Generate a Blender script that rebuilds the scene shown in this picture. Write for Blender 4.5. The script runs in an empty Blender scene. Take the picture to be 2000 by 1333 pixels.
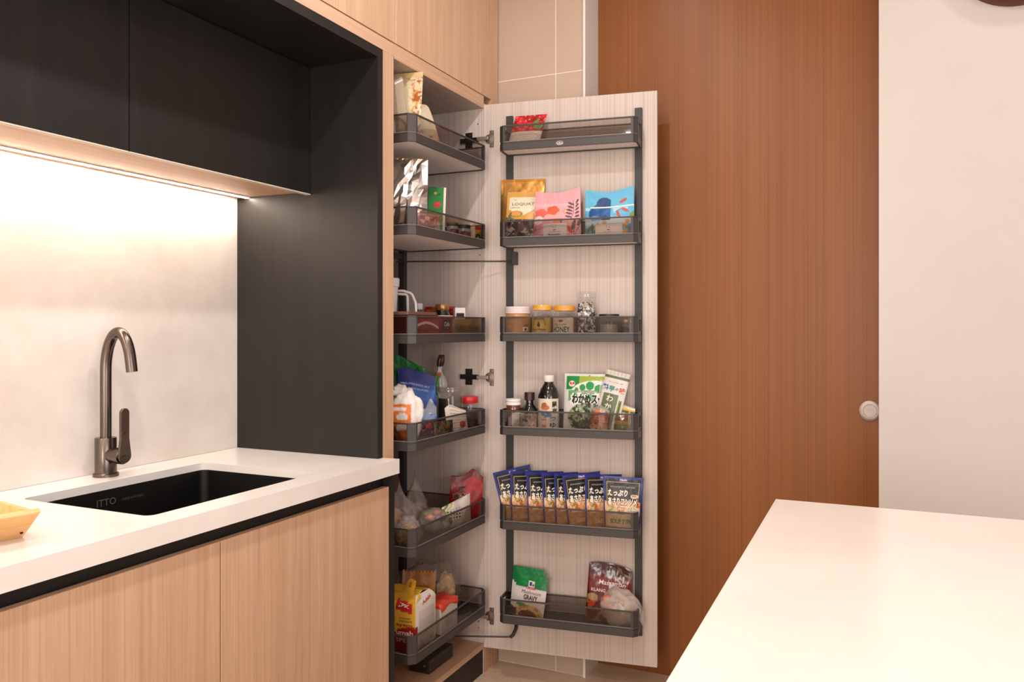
import bpy, bmesh, math, random
import numpy as np
from mathutils import Vector, Matrix, Euler

random.seed(7)
rng = np.random.default_rng(7)
SC = bpy.context.scene
COL = SC.collection
PI = math.pi

def lin(h):
    h = h.lstrip('#')
    o = []
    for i in (0, 2, 4):
        c = int(h[i:i+2], 16) / 255.0
        o.append(c / 12.92 if c <= 0.04045 else ((c + 0.055) / 1.055) ** 2.4)
    return tuple(o)

# ------------------------------------------------------------------ camera, light, exposure
cam_d = bpy.data.cameras.new('camera')
cam = bpy.data.objects.new('camera', cam_d)
COL.objects.link(cam)
cam.location = (1.883, 0.0, 1.284)
cam.rotation_euler = (PI / 2, 0, math.radians(24.65))
cam_d.sensor_width = 36.0
cam_d.lens = 1560.0 / 2000.0 * 36.0
cam_d.shift_y = -25.5 / 2000.0
cam_d.clip_start = 0.02
SC.camera = cam

w = bpy.data.worlds.new('world')
SC.world = w
w.use_nodes = True
w.node_tree.nodes['Background'].inputs[0].default_value = (1.0, 0.9, 0.8, 1)
w.node_tree.nodes['Background'].inputs[1].default_value = 0.25

SC.view_settings.view_transform = 'Standard'
SC.view_settings.look = 'None'
SC.view_settings.gamma = 1.0
SC.view_settings.use_curve_mapping = False
SC.view_settings.exposure = -0.15
SC.cycles.transparent_max_bounces = 32

CEIL = 2.75
WARM = (1.0, 0.955, 0.92)

def area(name, loc, size, power, rot=(0, 0, 0), color=WARM, shape='DISK', size_y=None, spread=None):
    l = bpy.data.lights.new(name, 'AREA')
    l.shape = shape
    l.size = size
    if size_y: l.size_y = size_y
    l.energy = power
    l.color = color
    if spread: l.spread = spread
    o = bpy.data.objects.new(name, l)
    o.location = loc
    o.rotation_euler = rot
    COL.objects.link(o)
    return o

DOWNLIGHTS = [(1.12, 2.30, 2.4), (2.45, 2.42, 1.8), (1.15, 1.45, 13), (1.15, 0.45, 13), (1.15, -0.7, 11), (2.4, 1.0, 3.0), (2.4, -0.6, 5)]
for i, (x, y, p) in enumerate(DOWNLIGHTS):
    area('downlight_lamp', (x, y, CEIL - 0.012), 0.10, p)
# added soft fill from above, behind the camera; no such lamp is known
area('overhead_fill_light', (2.3, -2.2, CEIL - 0.05), 1.6, 24, shape='SQUARE')
# added cool fill from the right-hand wall behind the camera, its window invented
area('side_fill_light', (4.22, -1.0, 1.45), 1.9, 72, rot=(0, PI/2, 0), color=(1.0, 1.0, 1.05), shape='RECTANGLE', size_y=2.4)
# added fill along the aisle, for which a balcony door is invented
area('aisle_fill_light', (1.75, -3.52, 1.15), 1.2, 88, rot=(PI/2, 0, 0), color=(1.0, 0.95, 0.89), shape='RECTANGLE', size_y=2.0)

# ------------------------------------------------------------------ object helpers
def tag(o, label=None, cat=None, group=None, kind=None):
    if label: o['label'] = label
    if cat: o['category'] = cat
    if group: o['group'] = group
    if kind: o['kind'] = kind
    return o

def thing(name, label, cat, loc=(0, 0, 0), rot=(0, 0, 0), group=None):
    o = bpy.data.objects.new(name, None)
    o.empty_display_size = 0.02
    COL.objects.link(o)
    o.location = loc
    o.rotation_euler = rot
    return tag(o, label, cat, group)

def mk(name, V, F, mat, parent=None, smooth=False, col=None, mi=None, bevel=0.0, angle=None):
    me = bpy.data.meshes.new(name)
    V = np.asarray(V, dtype=float)
    if isinstance(F, np.ndarray): F = F.tolist()
    me.from_pydata(V.tolist(), [], F)
    mats = mat if isinstance(mat, (list, tuple)) else [mat]
    for m in mats: me.materials.append(m)
    if mi is not None:
        me.polygons.foreach_set('material_index', np.asarray(mi, dtype=np.int32))
    if smooth:
        me.polygons.foreach_set('use_smooth', np.ones(len(me.polygons), dtype=bool))
    if col is not None:
        a = me.color_attributes.new('Col', 'FLOAT_COLOR', 'POINT')
        c = np.ones((len(V), 4)); c[:, :np.shape(col)[1]] = col
        a.data.foreach_set('color', c.ravel())
    me.update()
    o = bpy.data.objects.new(name, me)
    COL.objects.link(o)
    if parent: o.parent = parent
    if bevel:
        b = o.modifiers.new('bevel', 'BEVEL')
        b.width = bevel; b.segments = 2; b.limit_method = 'ANGLE'; b.angle_limit = math.radians(40)
        b.harden_normals = False
    return o

class MB:
    """collects verts and faces of one mesh"""
    def __init__(s): s.V = []; s.F = []; s.M = []; s.C = []
    def add(s, V, F, m=0, c=None):
        n = len(s.V)
        s.V += [tuple(v) for v in V]
        s.F += [[i + n for i in f] for f in F]
        s.M += [m] * len(F)
        s.C += [c or (1, 1, 1)] * len(V)
        return s
    def box(s, lo, hi, m=0, c=None, M=None):
        x0, y0, z0 = lo; x1, y1, z1 = hi
        V = [(x0,y0,z0),(x1,y0,z0),(x1,y1,z0),(x0,y1,z0),(x0,y0,z1),(x1,y0,z1),(x1,y1,z1),(x0,y1,z1)]
        if M is not None: V = [M @ Vector(v) for v in V]
        return s.add(V, [[0,3,2,1],[4,5,6,7],[0,1,5,4],[1,2,6,5],[2,3,7,6],[3,0,4,7]], m, c)
    def prism(s, poly, z0, z1, m=0, c=None):
        n = len(poly)
        V = [(x, y, z0) for x, y in poly] + [(x, y, z1) for x, y in poly]
        F = [list(range(n))[::-1], list(range(n, 2*n))] + [[i, (i+1) % n, n + (i+1) % n, n + i] for i in range(n)]
        return s.add(V, F, m, c)
    def ring(s, po, pi, z0, z1, m=0, c=None):
        n = len(po)
        V = [(x, y, z0) for x, y in po] + [(x, y, z1) for x, y in po] + [(x, y, z0) for x, y in pi] + [(x, y, z1) for x, y in pi]
        F = []
        for i in range(n):
            j = (i+1) % n
            F += [[i, j, n+j, n+i], [2*n+j, 2*n+i, 3*n+i, 3*n+j], [n+i, n+j, 3*n+j, 3*n+i], [j, i, 2*n+i, 2*n+j]]
        return s.add(V, F, m, c)
    def lathe(s, prof, n=32, m=0, c=None, center=(0, 0, 0), axis=None, a0=0.0, a1=2*PI):
        """prof: list of (r, z); axis: optional matrix"""
        full = abs((a1 - a0) - 2*PI) < 1e-6
        k = n if full else n + 1
        V = []
        for r, z in prof:
            for i in range(k):
                a = a0 + (a1 - a0) * i / n
                V.append(Vector((r*math.cos(a), r*math.sin(a), z)))
        if axis is not None: V = [axis @ v for v in V]
        V = [v + Vector(center) for v in V]
        F = []
        for j in range(len(prof)-1):
            for i in range(n):
                i2 = (i+1) % k
                F.append([j*k+i, j*k+i2, (j+1)*k+i2, (j+1)*k+i])
        if full:
            if prof[0][0] > 1e-6 : F.append(list(range(k))[::-1])
            if prof[-1][0] > 1e-6 : F.append([(len(prof)-1)*k+i for i in range(k)])
        return s.add(V, F, m, c)
    def tube(s, path, r, n=12, m=0, c=None, cap=True):
        P = [Vector(p) for p in path]
        rs = r if isinstance(r, (list, tuple)) else [r]*len(P)
        V = []; F = []
        up = Vector((0, 0, 1)) if abs((P[1]-P[0]).normalized().z) < 0.9 else Vector((1, 0, 0))
        for i, p in enumerate(P):
            t = (P[min(i+1, len(P)-1)] - P[max(i-1, 0)]).normalized()
            a = t.cross(up).normalized(); b = a.cross(t).normalized()
            up = b
            for k in range(n):
                q = 2*PI*k/n
                V.append(p + (a*math.cos(q) + b*math.sin(q))*rs[i])
        for i in range(len(P)-1):
            for k in range(n):
                k2 = (k+1) % n
                F.append([i*n+k, i*n+k2, (i+1)*n+k2, (i+1)*n+k])
        if cap:
            F.append(list(range(n))[::-1]); F.append([(len(P)-1)*n+k for k in range(n)])
        return s.add(V, F, m, c)
    def build(s, name, mat, parent=None, smooth=False, bevel=0.0, colors=False):
        return mk(name, s.V, s.F, mat, parent, smooth, s.C if colors else None, s.M, bevel)

def autosmooth(o, deg=35):
    me = o.data
    me.polygons.foreach_set('use_smooth', np.ones(len(me.polygons), dtype=bool))
    bm = bmesh.new(); bm.from_mesh(me)
    lim = math.radians(deg)
    for e in bm.edges:
        if len(e.link_faces) != 2 or e.calc_face_angle(0) > lim: e.smooth = False
    bm.to_mesh(me); bm.free()
    return o

def box(name, lo, hi, mat, parent=None, bevel=0.0):
    return MB().box(lo, hi).build(name, mat, parent, bevel=bevel)

def dup(root, loc=None, rot=None, label=None, name=None):
    r = root.copy(); COL.objects.link(r)
    if loc is not None: r.location = loc
    if rot is not None: r.rotation_euler = rot
    if label: r['label'] = label
    for ch in list(root.children):
        c = ch.copy(); COL.objects.link(c); c.parent = r
        for g in list(ch.children):
            d = g.copy(); COL.objects.link(d); d.parent = c
    return r

def inset(poly, d):
    """inset a convex polygon (either winding) by d"""
    n = len(poly)
    A = sum(poly[i][0]*poly[(i+1) % n][1] - poly[(i+1) % n][0]*poly[i][1] for i in range(n))
    sgn = 1 if A > 0 else -1
    L = []
    for i in range(n):
        p = Vector(poly[i]); q = Vector(poly[(i+1) % n])
        t = (q-p).normalized(); nn = Vector((-t.y, t.x))*sgn
        L.append((p + nn*d, t))
    out = []
    for i in range(n):
        p, t = L[i-1]; q, s = L[i]
        den = t.x*s.y - t.y*s.x
        k = ((q.x-p.x)*s.y - (q.y-p.y)*s.x)/den
        out.append((p.x + t.x*k, p.y + t.y*k))
    return out

# ------------------------------------------------------------------ materials
def newmat(name):
    m = bpy.data.materials.new(name); m.use_nodes = True
    nt = m.node_tree
    return m, nt, nt.nodes['Principled BSDF'], nt.nodes, nt.links

_pc = {}
def pbr(hexc, rough=0.5, metal=0.0, spec=0.5, coat=0.0, name=None, bump=0.0, bscale=200.0, emit=None):
    key = (hexc, rough, metal, spec, coat, bump, bscale)
    if key in _pc: return _pc[key]
    m, nt, p, N, L = newmat(name or 'plain_' + hexc.strip('#'))
    c = lin(hexc)
    p.inputs['Base Color'].default_value = (*c, 1)
    p.inputs['Roughness'].default_value = rough
    p.inputs['Metallic'].default_value = metal
    p.inputs['Specular IOR Level'].default_value = spec
    p.inputs['Coat Weight'].default_value = coat
    # a little colour variation so that nothing is a flat fill
    tc = N.new('ShaderNodeTexCoord'); nz = N.new('ShaderNodeTexNoise')
    nz.inputs['Scale'].default_value = 60.0; nz.inputs['Detail'].default_value = 3.0
    L.new(tc.outputs['Object'], nz.inputs['Vector'])
    mx = N.new('ShaderNodeMix'); mx.data_type = 'RGBA'
    mx.inputs['A'].default_value = (*[x*0.93 for x in c], 1); mx.inputs['B'].default_value = (*[min(1, x*1.06) for x in c], 1)
    L.new(nz.outputs['Fac'], mx.inputs['Factor']); L.new(mx.outputs['Result'], p.inputs['Base Color'])
    if bump:
        n2 = N.new('ShaderNodeTexNoise'); n2.inputs['Scale'].default_value = bscale
        L.new(tc.outputs['Object'], n2.inputs['Vector'])
        b = N.new('ShaderNodeBump'); b.inputs['Strength'].default_value = bump; b.inputs['Distance'].default_value = 0.002
        L.new(n2.outputs['Fac'], b.inputs['Height']); L.new(b.outputs['Normal'], p.inputs['Normal'])
    _pc[key] = m
    return m

def printed(name, rough=0.4, metal=0.0, coat=0.0, spec=0.5):
    m, nt, p, N, L = newmat(name)
    a = N.new('ShaderNodeVertexColor'); a.layer_name = 'Col'
    L.new(a.outputs['Color'], p.inputs['Base Color'])
    p.inputs['Roughness'].default_value = rough
    if metal < 0: L.new(a.outputs['Alpha'], p.inputs['Metallic'])   # the print's alpha says where the film is bare metal
    else: p.inputs['Metallic'].default_value = metal
    p.inputs['Coat Weight'].default_value = coat
    p.inputs['Specular IOR Level'].default_value = spec
    return m

def wood(name, lo, mid, hi, along='Z', rough=0.45, across=70.0, length=1.6, fine=260.0, bump=0.05, fig=0.5, spec=0.4, linecol=None, lineamt=0.0, seed=0.0):
    m, nt, p, N, L = newmat(name)
    tc = N.new('ShaderNodeTexCoord')
    def mapped(sa, sl, off):
        mp = N.new('ShaderNodeMapping')
        sc = {'X': (sl, sa, sa), 'Y': (sa, sl, sa), 'Z': (sa, sa, sl)}[along]
        mp.inputs['Scale'].default_value = sc
        mp.inputs['Location'].default_value = (off, off*1.7, off*0.3)
        L.new(tc.outputs['Object'], mp.inputs['Vector'])
        return mp
    n1 = N.new('ShaderNodeTexNoise'); n1.inputs['Scale'].default_value = 1.0; n1.inputs['Detail'].default_value = 4.0; n1.inputs['Roughness'].default_value = 0.6; n1.inputs['Distortion'].default_value = fig
    L.new(mapped(across*0.22, length*0.55, 3.1+seed).outputs[0], n1.inputs['Vector'])
    n2 = N.new('ShaderNodeTexNoise'); n2.inputs['Scale'].default_value = 1.0; n2.inputs['Detail'].default_value = 5.0; n2.inputs['Roughness'].default_value = 0.65
    L.new(mapped(fine, length*2.2, 8.3+seed).outputs[0], n2.inputs['Vector'])
    ad = N.new('ShaderNodeMix'); ad.data_type = 'FLOAT'; ad.inputs['Factor'].default_value = 0.5
    L.new(n1.outputs['Fac'], ad.inputs['A']); L.new(n2.outputs['Fac'], ad.inputs['B'])
    cr = N.new('ShaderNodeValToRGB')
    e = cr.color_ramp.elements
    e[0].position = 0.36; e[0].color = (*lin(lo), 1)
    e[1].position = 0.64; e[1].color = (*lin(hi), 1)
    x = e.new(0.5); x.color = (*lin(mid), 1)
    L.new(ad.outputs['Result'], cr.inputs['Fac'])
    out = cr.outputs['Color']
    if linecol:
        n3 = N.new('ShaderNodeTexNoise'); n3.inputs['Scale'].default_value = 1.0; n3.inputs['Detail'].default_value = 2.0
        L.new(mapped(fine*0.9, length*0.6, 15.0+seed).outputs[0], n3.inputs['Vector'])
        r3 = N.new('ShaderNodeValToRGB')
        r3.color_ramp.elements[0].position = 0.50; r3.color_ramp.elements[0].color = (0, 0, 0, 1)
        r3.color_ramp.elements[1].position = 0.66; r3.color_ramp.elements[1].color = (lineamt,)*3 + (1,)
        L.new(n3.outputs['Fac'], r3.inputs['Fac'])
        mm = N.new('ShaderNodeMix'); mm.data_type = 'RGBA'
        L.new(r3.outputs['Color'], mm.inputs['Factor']); L.new(out, mm.inputs['A']); mm.inputs['B'].default_value = (*lin(linecol), 1)
        out = mm.outputs['Result']
    L.new(out, p.inputs['Base Color'])
    p.inputs['Roughness'].default_value = rough
    p.inputs['Specular IOR Level'].default_value = spec
    b = N.new('ShaderNodeBump'); b.inputs['Strength'].default_value = bump; b.inputs['Distance'].default_value = 0.001
    L.new(n2.outputs['Fac'], b.inputs['Height']); L.new(b.outputs['Normal'], p.inputs['Normal'])
    return m

def mottled(name, a, b, scale=6.0, rough=0.3, spec=0.5, detail=8.0, lo=0.35, hi=0.65, fine=None, bump=0.0):
    m, nt, p, N, L = newmat(name)
    tc = N.new('ShaderNodeTexCoord'); nz = N.new('ShaderNodeTexNoise')
    nz.inputs['Scale'].default_value = scale; nz.inputs['Detail'].default_value = detail; nz.inputs['Roughness'].default_value = 0.65
    L.new(tc.outputs['Object'], nz.inputs['Vector'])
    cr = N.new('ShaderNodeValToRGB'); e = cr.color_ramp.elements
    e[0].position = lo; e[0].color = (*lin(a), 1); e[1].position = hi; e[1].color = (*lin(b), 1)
    L.new(nz.outputs['Fac'], cr.inputs['Fac']); L.new(cr.outputs['Color'], p.inputs['Base Color'])
    p.inputs['Roughness'].default_value = rough; p.inputs['Specular IOR Level'].default_value = spec
    if bump:
        bb = N.new('ShaderNodeBump'); bb.inputs['Strength'].default_value = bump; bb.inputs['Distance'].default_value = 0.002
        n2 = N.new('ShaderNodeTexNoise'); n2.inputs['Scale'].default_value = fine or 90.0
        L.new(tc.outputs['Object'], n2.inputs['Vector']); L.new(n2.outputs['Fac'], bb.inputs['Height']); L.new(bb.outputs['Normal'], p.inputs['Normal'])
    return m

def clear(name, tint=(0.95, 0.95, 0.95), body=0.06, body_col='#ffffff', rough=0.08, fres=1.45, bump=0.0, bscale=40.0):
    """thin clear film or glass: transparent tinted layer, fresnel gloss, and a share of plain diffuse haze"""
    m = bpy.data.materials.new(name); m.use_nodes = True
    nt = m.node_tree; N = nt.nodes; L = nt.links
    N.clear()
    out = N.new('ShaderNodeOutputMaterial')
    tr = N.new('ShaderNodeBsdfTransparent'); tr.inputs[0].default_value = (*tint, 1)
    df = N.new('ShaderNodeBsdfDiffuse'); df.inputs[0].default_value = (*lin(body_col), 1)
    tl = N.new('ShaderNodeBsdfTranslucent'); tl.inputs[0].default_value = (*lin(body_col), 1)
    dm = N.new('ShaderNodeMixShader'); dm.inputs[0].default_value = 0.4
    L.new(df.outputs[0], dm.inputs[1]); L.new(tl.outputs[0], dm.inputs[2])
    m1 = N.new('ShaderNodeMixShader'); m1.inputs[0].default_value = body
    L.new(tr.outputs[0], m1.inputs[1]); L.new(dm.outputs[0], m1.inputs[2])
    gl = N.new('ShaderNodeBsdfGlossy'); gl.inputs['Roughness'].default_value = rough; gl.inputs[0].default_value = (1, 1, 1, 1)
    lw = N.new('ShaderNodeLayerWeight'); lw.inputs['Blend'].default_value = 0.5
    pw = N.new('ShaderNodeMath'); pw.operation = 'POWER'; pw.inputs[1].default_value = 5.0
    fr = N.new('ShaderNodeMath'); fr.operation = 'MULTIPLY_ADD'
    f0 = ((fres-1)/(fres+1))**2
    fr.inputs[1].default_value = 0.75*(1-f0); fr.inputs[2].default_value = f0
    L.new(lw.outputs['Facing'], pw.inputs[0]); L.new(pw.outputs[0], fr.inputs[0])
    m2 = N.new('ShaderNodeMixShader')
    L.new(fr.outputs[0], m2.inputs[0]); L.new(m1.outputs[0], m2.inputs[1]); L.new(gl.outputs[0], m2.inputs[2])
    if bump:
        tc = N.new('ShaderNodeTexCoord'); nz = N.new('ShaderNodeTexNoise'); nz.inputs['Scale'].default_value = bscale; nz.inputs['Detail'].default_value = 4
        L.new(tc.outputs['Object'], nz.inputs['Vector'])
        b = N.new('ShaderNodeBump'); b.inputs['Strength'].default_value = bump; b.inputs['Distance'].default_value = 0.01
        L.new(nz.outputs['Fac'], b.inputs['Height'])
        L.new(b.outputs[0], gl.inputs['Normal']); L.new(b.outputs[0], lw.inputs['Normal'])
    L.new(m2.outputs[0], out.inputs[0])
    return m

def emit(name, col, strength):
    m = bpy.data.materials.new(name); m.use_nodes = True
    N = m.node_tree.nodes; N.clear()
    e = N.new('ShaderNodeEmission'); e.inputs[0].default_value = (*col, 1); e.inputs[1].default_value = strength
    o = N.new('ShaderNodeOutputMaterial'); m.node_tree.links.new(e.outputs[0], o.inputs[0])
    return m

OAK = wood('light_oak_veneer', '#bf9a7b', '#cba687', '#d6b396', across=60, length=1.3, fine=190, fig=1.2, linecol='#b08a72', lineamt=0.3)
OAK_Y = wood('light_oak_board', '#bb9678', '#c8a284', '#d3ae92', along='Y', across=60, length=1.3, fine=190, fig=1.2, linecol='#a9836b', lineamt=0.3)
LARCH = wood('pale_larch_melamine', '#c8b8ae', '#cfc0b6', '#d6c8bf', across=40, length=0.5, fine=480, fig=0.2, linecol='#9d8d82', lineamt=0.45, rough=0.5, spec=0.3)
LARCH_Y = wood('pale_larch_board', '#b5a497', '#bfae a1'.replace(' ', ''), '#c8b8ac', along='Y', across=40, length=0.5, fine=480, fig=0.2, linecol='#94806f', lineamt=0.5, rough=0.5, spec=0.3)
BLACKW = wood('black_stained_oak', '#191716', '#1e1b19', '#24201e', across=90, length=1.0, fine=240, rough=0.45, bump=0.10, spec=0.35)
WALNUT = wood('brown_door_veneer', '#804b20', '#885124', '#92592a', across=60, length=0.5, fine=420, rough=0.42, fig=0.2, linecol='#6a3f25', lineamt=0.4, spec=0.35)
PINE = wood('pine_tray_wood', '#d9a060', '#e6b478', '#efc48e', along='Y', across=40, length=2.0, fine=120, fig=2.2, rough=0.5)
QUARTZ = mottled('white_quartz', '#e6dfd9', '#eee8e2', 5.0, 0.22, 0.5)
SPLASH = mottled('cream_marbled_stone', '#d9cfc6', '#eae2da', 3.2, 0.32, 0.4, fine=60, bump=0.0)
WHITEW = mottled('white_wall_paint', '#d3cbc5', '#d8d0cb', 2.0, 0.75, 0.2)
TILEM = mottled('beige_wall_tile_glaze', '#b9a290', '#c0aa99', 3.0, 0.35, 0.4)
FLOORM = mottled('beige_floor_tile_glaze', '#cdb195', '#d6bca2', 4.0, 0.3, 0.5)
GROUT = pbr('#f4ede6', 0.8)
TRAYM = pbr('#3e3937', 0.45, 0.0, 0.5, name='dark_grey_tray_coating')
TRAYM_D = pbr('#312d2c', 0.5, name='darker_grey_post_coating')
TRAYB = pbr('#f1e8e6', 0.6, name='white_tray_underside')
TRAYT = pbr('#3f3937', 0.55, name='grey_tray_mat')
GLASS = clear('smoked_tray_glass', tint=(0.78, 0.75, 0.73), body=0.010, body_col='#8a7c70', rough=0.03, fres=1.35)
BLACK = pbr('#0e0d0d', 0.5)
TRAYL = pbr('#958b86', 0.4, name='lit_tone_tray_lip')  # pale colour stands in for light caught along the tray lip
SINKM = pbr('#080707', 0.45, 0.0, 0.25, name='black_granite_sink', bump=0.08, bscale=900)
GUN = pbr('#6e635b', 0.27, 1.0, name='brushed_gunmetal')
NICKEL = pbr('#8d8078', 0.32, 1.0, name='nickel_hinge_metal')
STEEL = pbr('#c9bdb4', 0.28, 1.0, name='brushed_steel')

# ------------------------------------------------------------------ setting
def struct(name, lo, hi, mat, bevel=0.0):
    o = box(name, lo, hi, mat, None, bevel); o['kind'] = 'structure'; return o

BACK_Y = 2.775
FX0, FX1, FY0, FY1 = 0.0, 4.3, -3.6, 3.0
floor = struct('floor', (FX0-0.1, FY0-0.1, -0.10), (FX1+0.1, FY1, -0.0015), pbr('#e3cfb8', 0.7, name='floor_grout'))
n = 0
for i in range(8):
    for j in range(12):
        x0 = 0.02 + i*0.6; y0 = -3.62 + 0.24 + j*0.6
        x1 = min(x0+0.597, FX1); y1 = min(y0+0.597, FY1-0.02)
        x0 = max(x0, FX0)
        if x1 - x0 < 0.05 or y1-y0 < 0.05: continue
        o = box('tile', (x0, y0, -0.0015), (x1, y1, 0.0), FLOORM, floor)
struct('ceiling', (FX0-0.1, FY0-0.1, CEIL), (FX1+0.1, FY1, CEIL+0.1), WHITEW)
struct('wall_left', (-0.12, FY0-0.1, 0), (0.0, FY1, CEIL), WHITEW)
struct('wall_front', (FX0, FY0-0.1, 0), (FX1, FY0, CEIL), WHITEW)
struct('wall_right', (FX1, FY0-0.1, 0), (FX1+0.1, FY1, CEIL), WHITEW)
# tiled pier beside the cabinet
wb = struct('wall_back', (0.0, BACK_Y+0.008, 0.0), (0.897, FY1, CEIL), GROUT)
rows = [0.0, 0.435, 1.035, 1.635, 2.235, CEIL]
cols = [0.0, 0.186, 0.786, 0.897]
for r in range(5):
    for c in range(3):
        box('tile', (cols[c]+0.0013, BACK_Y+0.0072, rows[r]+0.0013), (cols[c+1]-(0.0013 if c < 2 else 0), BACK_Y+0.008, rows[r+1]-0.0013), TILEM, wb)
# painted return of that pier
struct('trim_1', (0.897, BACK_Y-0.002, 0.0), (0.906, 2.945, CEIL), pbr('#dfd8d0', 0.6, name='white_return_paint'))
# wall on the other side of the door
struct('wall_back_right', (1.884, 2.84, 0.0), (FX1, FY1, CEIL), WHITEW)
# brown sliding door
door = thing('door_1', 'tall brown wood veneer sliding door behind the open pantry door', 'door', (0.9, 2.92, 0))
door['kind'] = 'structure'
MB().box((0.0, 0, 0.0), (1.05, 0.045, CEIL-0.03)).build('door_panel', WALNUT, door, bevel=0.001)
fp = MB()
fp.lathe([(0.034, 0.0), (0.034, 0.0035), (0.032, 0.0045), (0.0215, 0.004), (0.0205, 0.0005), (0.0, 0.0004)], 40, axis=Matrix.Rotation(PI/2, 4, 'X'))
fo = autosmooth(fp.build('flush_pull', pbr('#a2968e', 0.42, 0.9, name='satin_steel_pull'), door)); fo.location = (0.957, -0.0005, 1.007)
struct('wall_behind_door', (0.9, 2.985, 0.0), (1.99, 3.0, CEIL), WHITEW)

win = thing('added_window_1', 'added window frame around a fill light, unseen behind the camera', 'window', (FX1-0.001, -1.0, 1.45), (0, 0, PI/2)); win['kind'] = 'structure'  # unseen frame, added to go with the side fill light
wf = MB()
for x in (-1.33, -0.44, 0.44, 1.33): wf.box((x-0.025, 0, -0.98), (x+0.025, 0.05, 0.98))
for z in (-0.98, 0.98): wf.box((-1.355, 0, z-0.025), (1.355, 0.05, z+0.025))
bdr = thing('added_door_2', 'added balcony door frame around a fill light, unseen behind the camera', 'door', (1.75, FY0+0.001, 0)); bdr['kind'] = 'structure'  # unseen frame, added to go with the fill light along the aisle
bf = MB()
for x in (-0.64, 0.0, 0.64): bf.box((x-0.03, 0, 0.05), (x+0.03, 0.05, 2.25))
for z in (0.08, 2.22): bf.box((-0.67, 0, z-0.03), (0.67, 0.05, z+0.03))
bf.build('added_door_frame', pbr('#d8d5d0', 0.5), bdr)
wf.build('added_window_frame', pbr('#d8d5d0', 0.5), win)
# ceiling downlights (out of frame, they carry the lamps)
LAMPG = emit('lamp_disc_glow', (1, 0.9, 0.8), 6.0)
pl = None
places = ['above the pantry', 'above the white back wall', 'above the aisle by the sink', 'above the aisle by the drawers', 'above the aisle end', 'above the island', 'above the island end']
for i, (x, y, p) in enumerate(DOWNLIGHTS):
    lab = 'round white recessed ceiling downlight ' + places[i]
    if pl is None:
        pl = thing('ceiling_downlight', lab, 'light', (x, y, CEIL), group='recessed ceiling downlights')
        autosmooth(MB().lathe([(0.075, 0.0), (0.075, -0.004), (0.058, -0.006), (0.055, 0.0)], 32).build('trim_ring', pbr('#eeeae4', 0.5), pl))
    else:
        dup(pl, (x, y, CEIL), label=lab)

# ------------------------------------------------------------------ kitchen run: backsplash, base cabinet, worktop, sink, tap
PX = 0.549      # front plane of the tall pantry
PY = 1.99       # outer face of its black near side
CT = 0.90       # worktop height
RUN0 = -0.9     # near end of the run (outside the frame)

bs = box('backsplash_panel', (0.0008, RUN0, CT), (0.012, PY-0.027, 1.70), SPLASH, bevel=0.001)
tag(bs, 'cream marbled stone splashback panel behind the gunmetal tap', 'splashback')

# worktop with the sink cut-out
SX0, SX1, SY0, SY1 = 0.132, 0.533, 1.170, 1.706
def worktop(x0, x1, y0, y1, z0, z1, hole, rad=0.02):
    hx0, hx1, hy0, hy1 = hole
    hp = []
    for cx, cy, a in ((hx0+rad, hy0+rad, PI), (hx1-rad, hy0+rad, 1.5*PI), (hx1-rad, hy1-rad, 0), (hx0+rad, hy1-rad, PI/2)):
        for k in range(7):
            q = a + PI/2*k/6
            hp.append((cx+rad*math.cos(q), cy+rad*math.sin(q)))
    nh = len(hp)
    op = [(x0, y0), (x1, y0), (x1, y1), (x0, y1)]
    b = MB()
    V = [(x, y, z0) for x, y in op+hp] + [(x, y, z1) for x, y in op+hp]
    T = 4+nh
    F = [[0, 1, T+1, T+0], [1, 2, T+2, T+1], [2, 3, T+3, T+2], [3, 0, T+0, T+3]]
    for i in range(nh):
        j = (i+1) % nh
        F.append([4+j, 4+i, T+4+i, T+4+j])
    mids = [3, 10, 17, 24]
    for c in range(4):
        c2 = (c+1) % 4
        m0 = 4+7*c+3; m1 = 4+7*c2+3
        idx = []
        k = m0
        while True:
            idx.append(k)
            if k == m1: break
            k = 4 + (k-4+1) % nh
        top = [T+c] + [T+c2] + [T+i for i in idx[::-1]]
        F.append(top)
        F.append([i for i in ([c, c2] + idx[::-1])][::-1])
    b.add(V, F)
    return b
wt = worktop(0.0125, 0.607, RUN0, PY-0.028, CT-0.020, CT, (SX0, SX1, SY0, SY1)).build('worktop', QUARTZ)
# the projecting strip in front of the tall panel
tag(wt, 'white quartz worktop with a rectangular sink cut-out', 'worktop')
MB().box((0.585, RUN0, CT-0.042), (0.607, PY-0.028, CT-0.020)).build('front_apron', QUARTZ, wt)
wt2 = MB().box((PX+0.002, PY-0.028, CT-0.042), (0.607, PY, CT)).build('worktop_end', QUARTZ, wt)

# sink bowl
sk = thing('sink', 'black granite undermount sink bowl set into the white worktop', 'sink', ((SX0+SX1)/2, (SY0+SY1)/2, CT-0.0205))
def rrect(x0, x1, y0, y1, r, n=6):
    o = []
    for cx, cy, a in ((x0+r, y0+r, PI), (x1-r, y0+r, 1.5*PI), (x1-r, y1-r, 0), (x0+r, y1-r, PI/2)):
        for k in range(n+1):
            q = a + PI/2*k/n
            o.append((cx+r*math.cos(q), cy+r*math.sin(q)))
    return o
hw, hl = (SX1-SX0)/2, (SY1-SY0)/2
levels = [(rrect(-hw-0.03, hw+0.03, -hl-0.03, hl+0.03, 0.02), 0.0), (rrect(-hw-0.002, hw+0.002, -hl-0.002, hl+0.002, 0.02), 0.0),
          (rrect(-hw-0.001, hw+0.001, -hl-0.001, hl+0.001, 0.022), -0.006), (rrect(-hw+0.002, hw-0.002, -hl+0.002, hl-0.002, 0.025), -0.15),
          (rrect(-hw+0.008, hw-0.008, -hl+0.008, hl-0.008, 0.03), -0.175), (rrect(-hw+0.03, hw-0.03, -hl+0.03, hl-0.03, 0.03), -0.185)]
V = []; F = []
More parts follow.
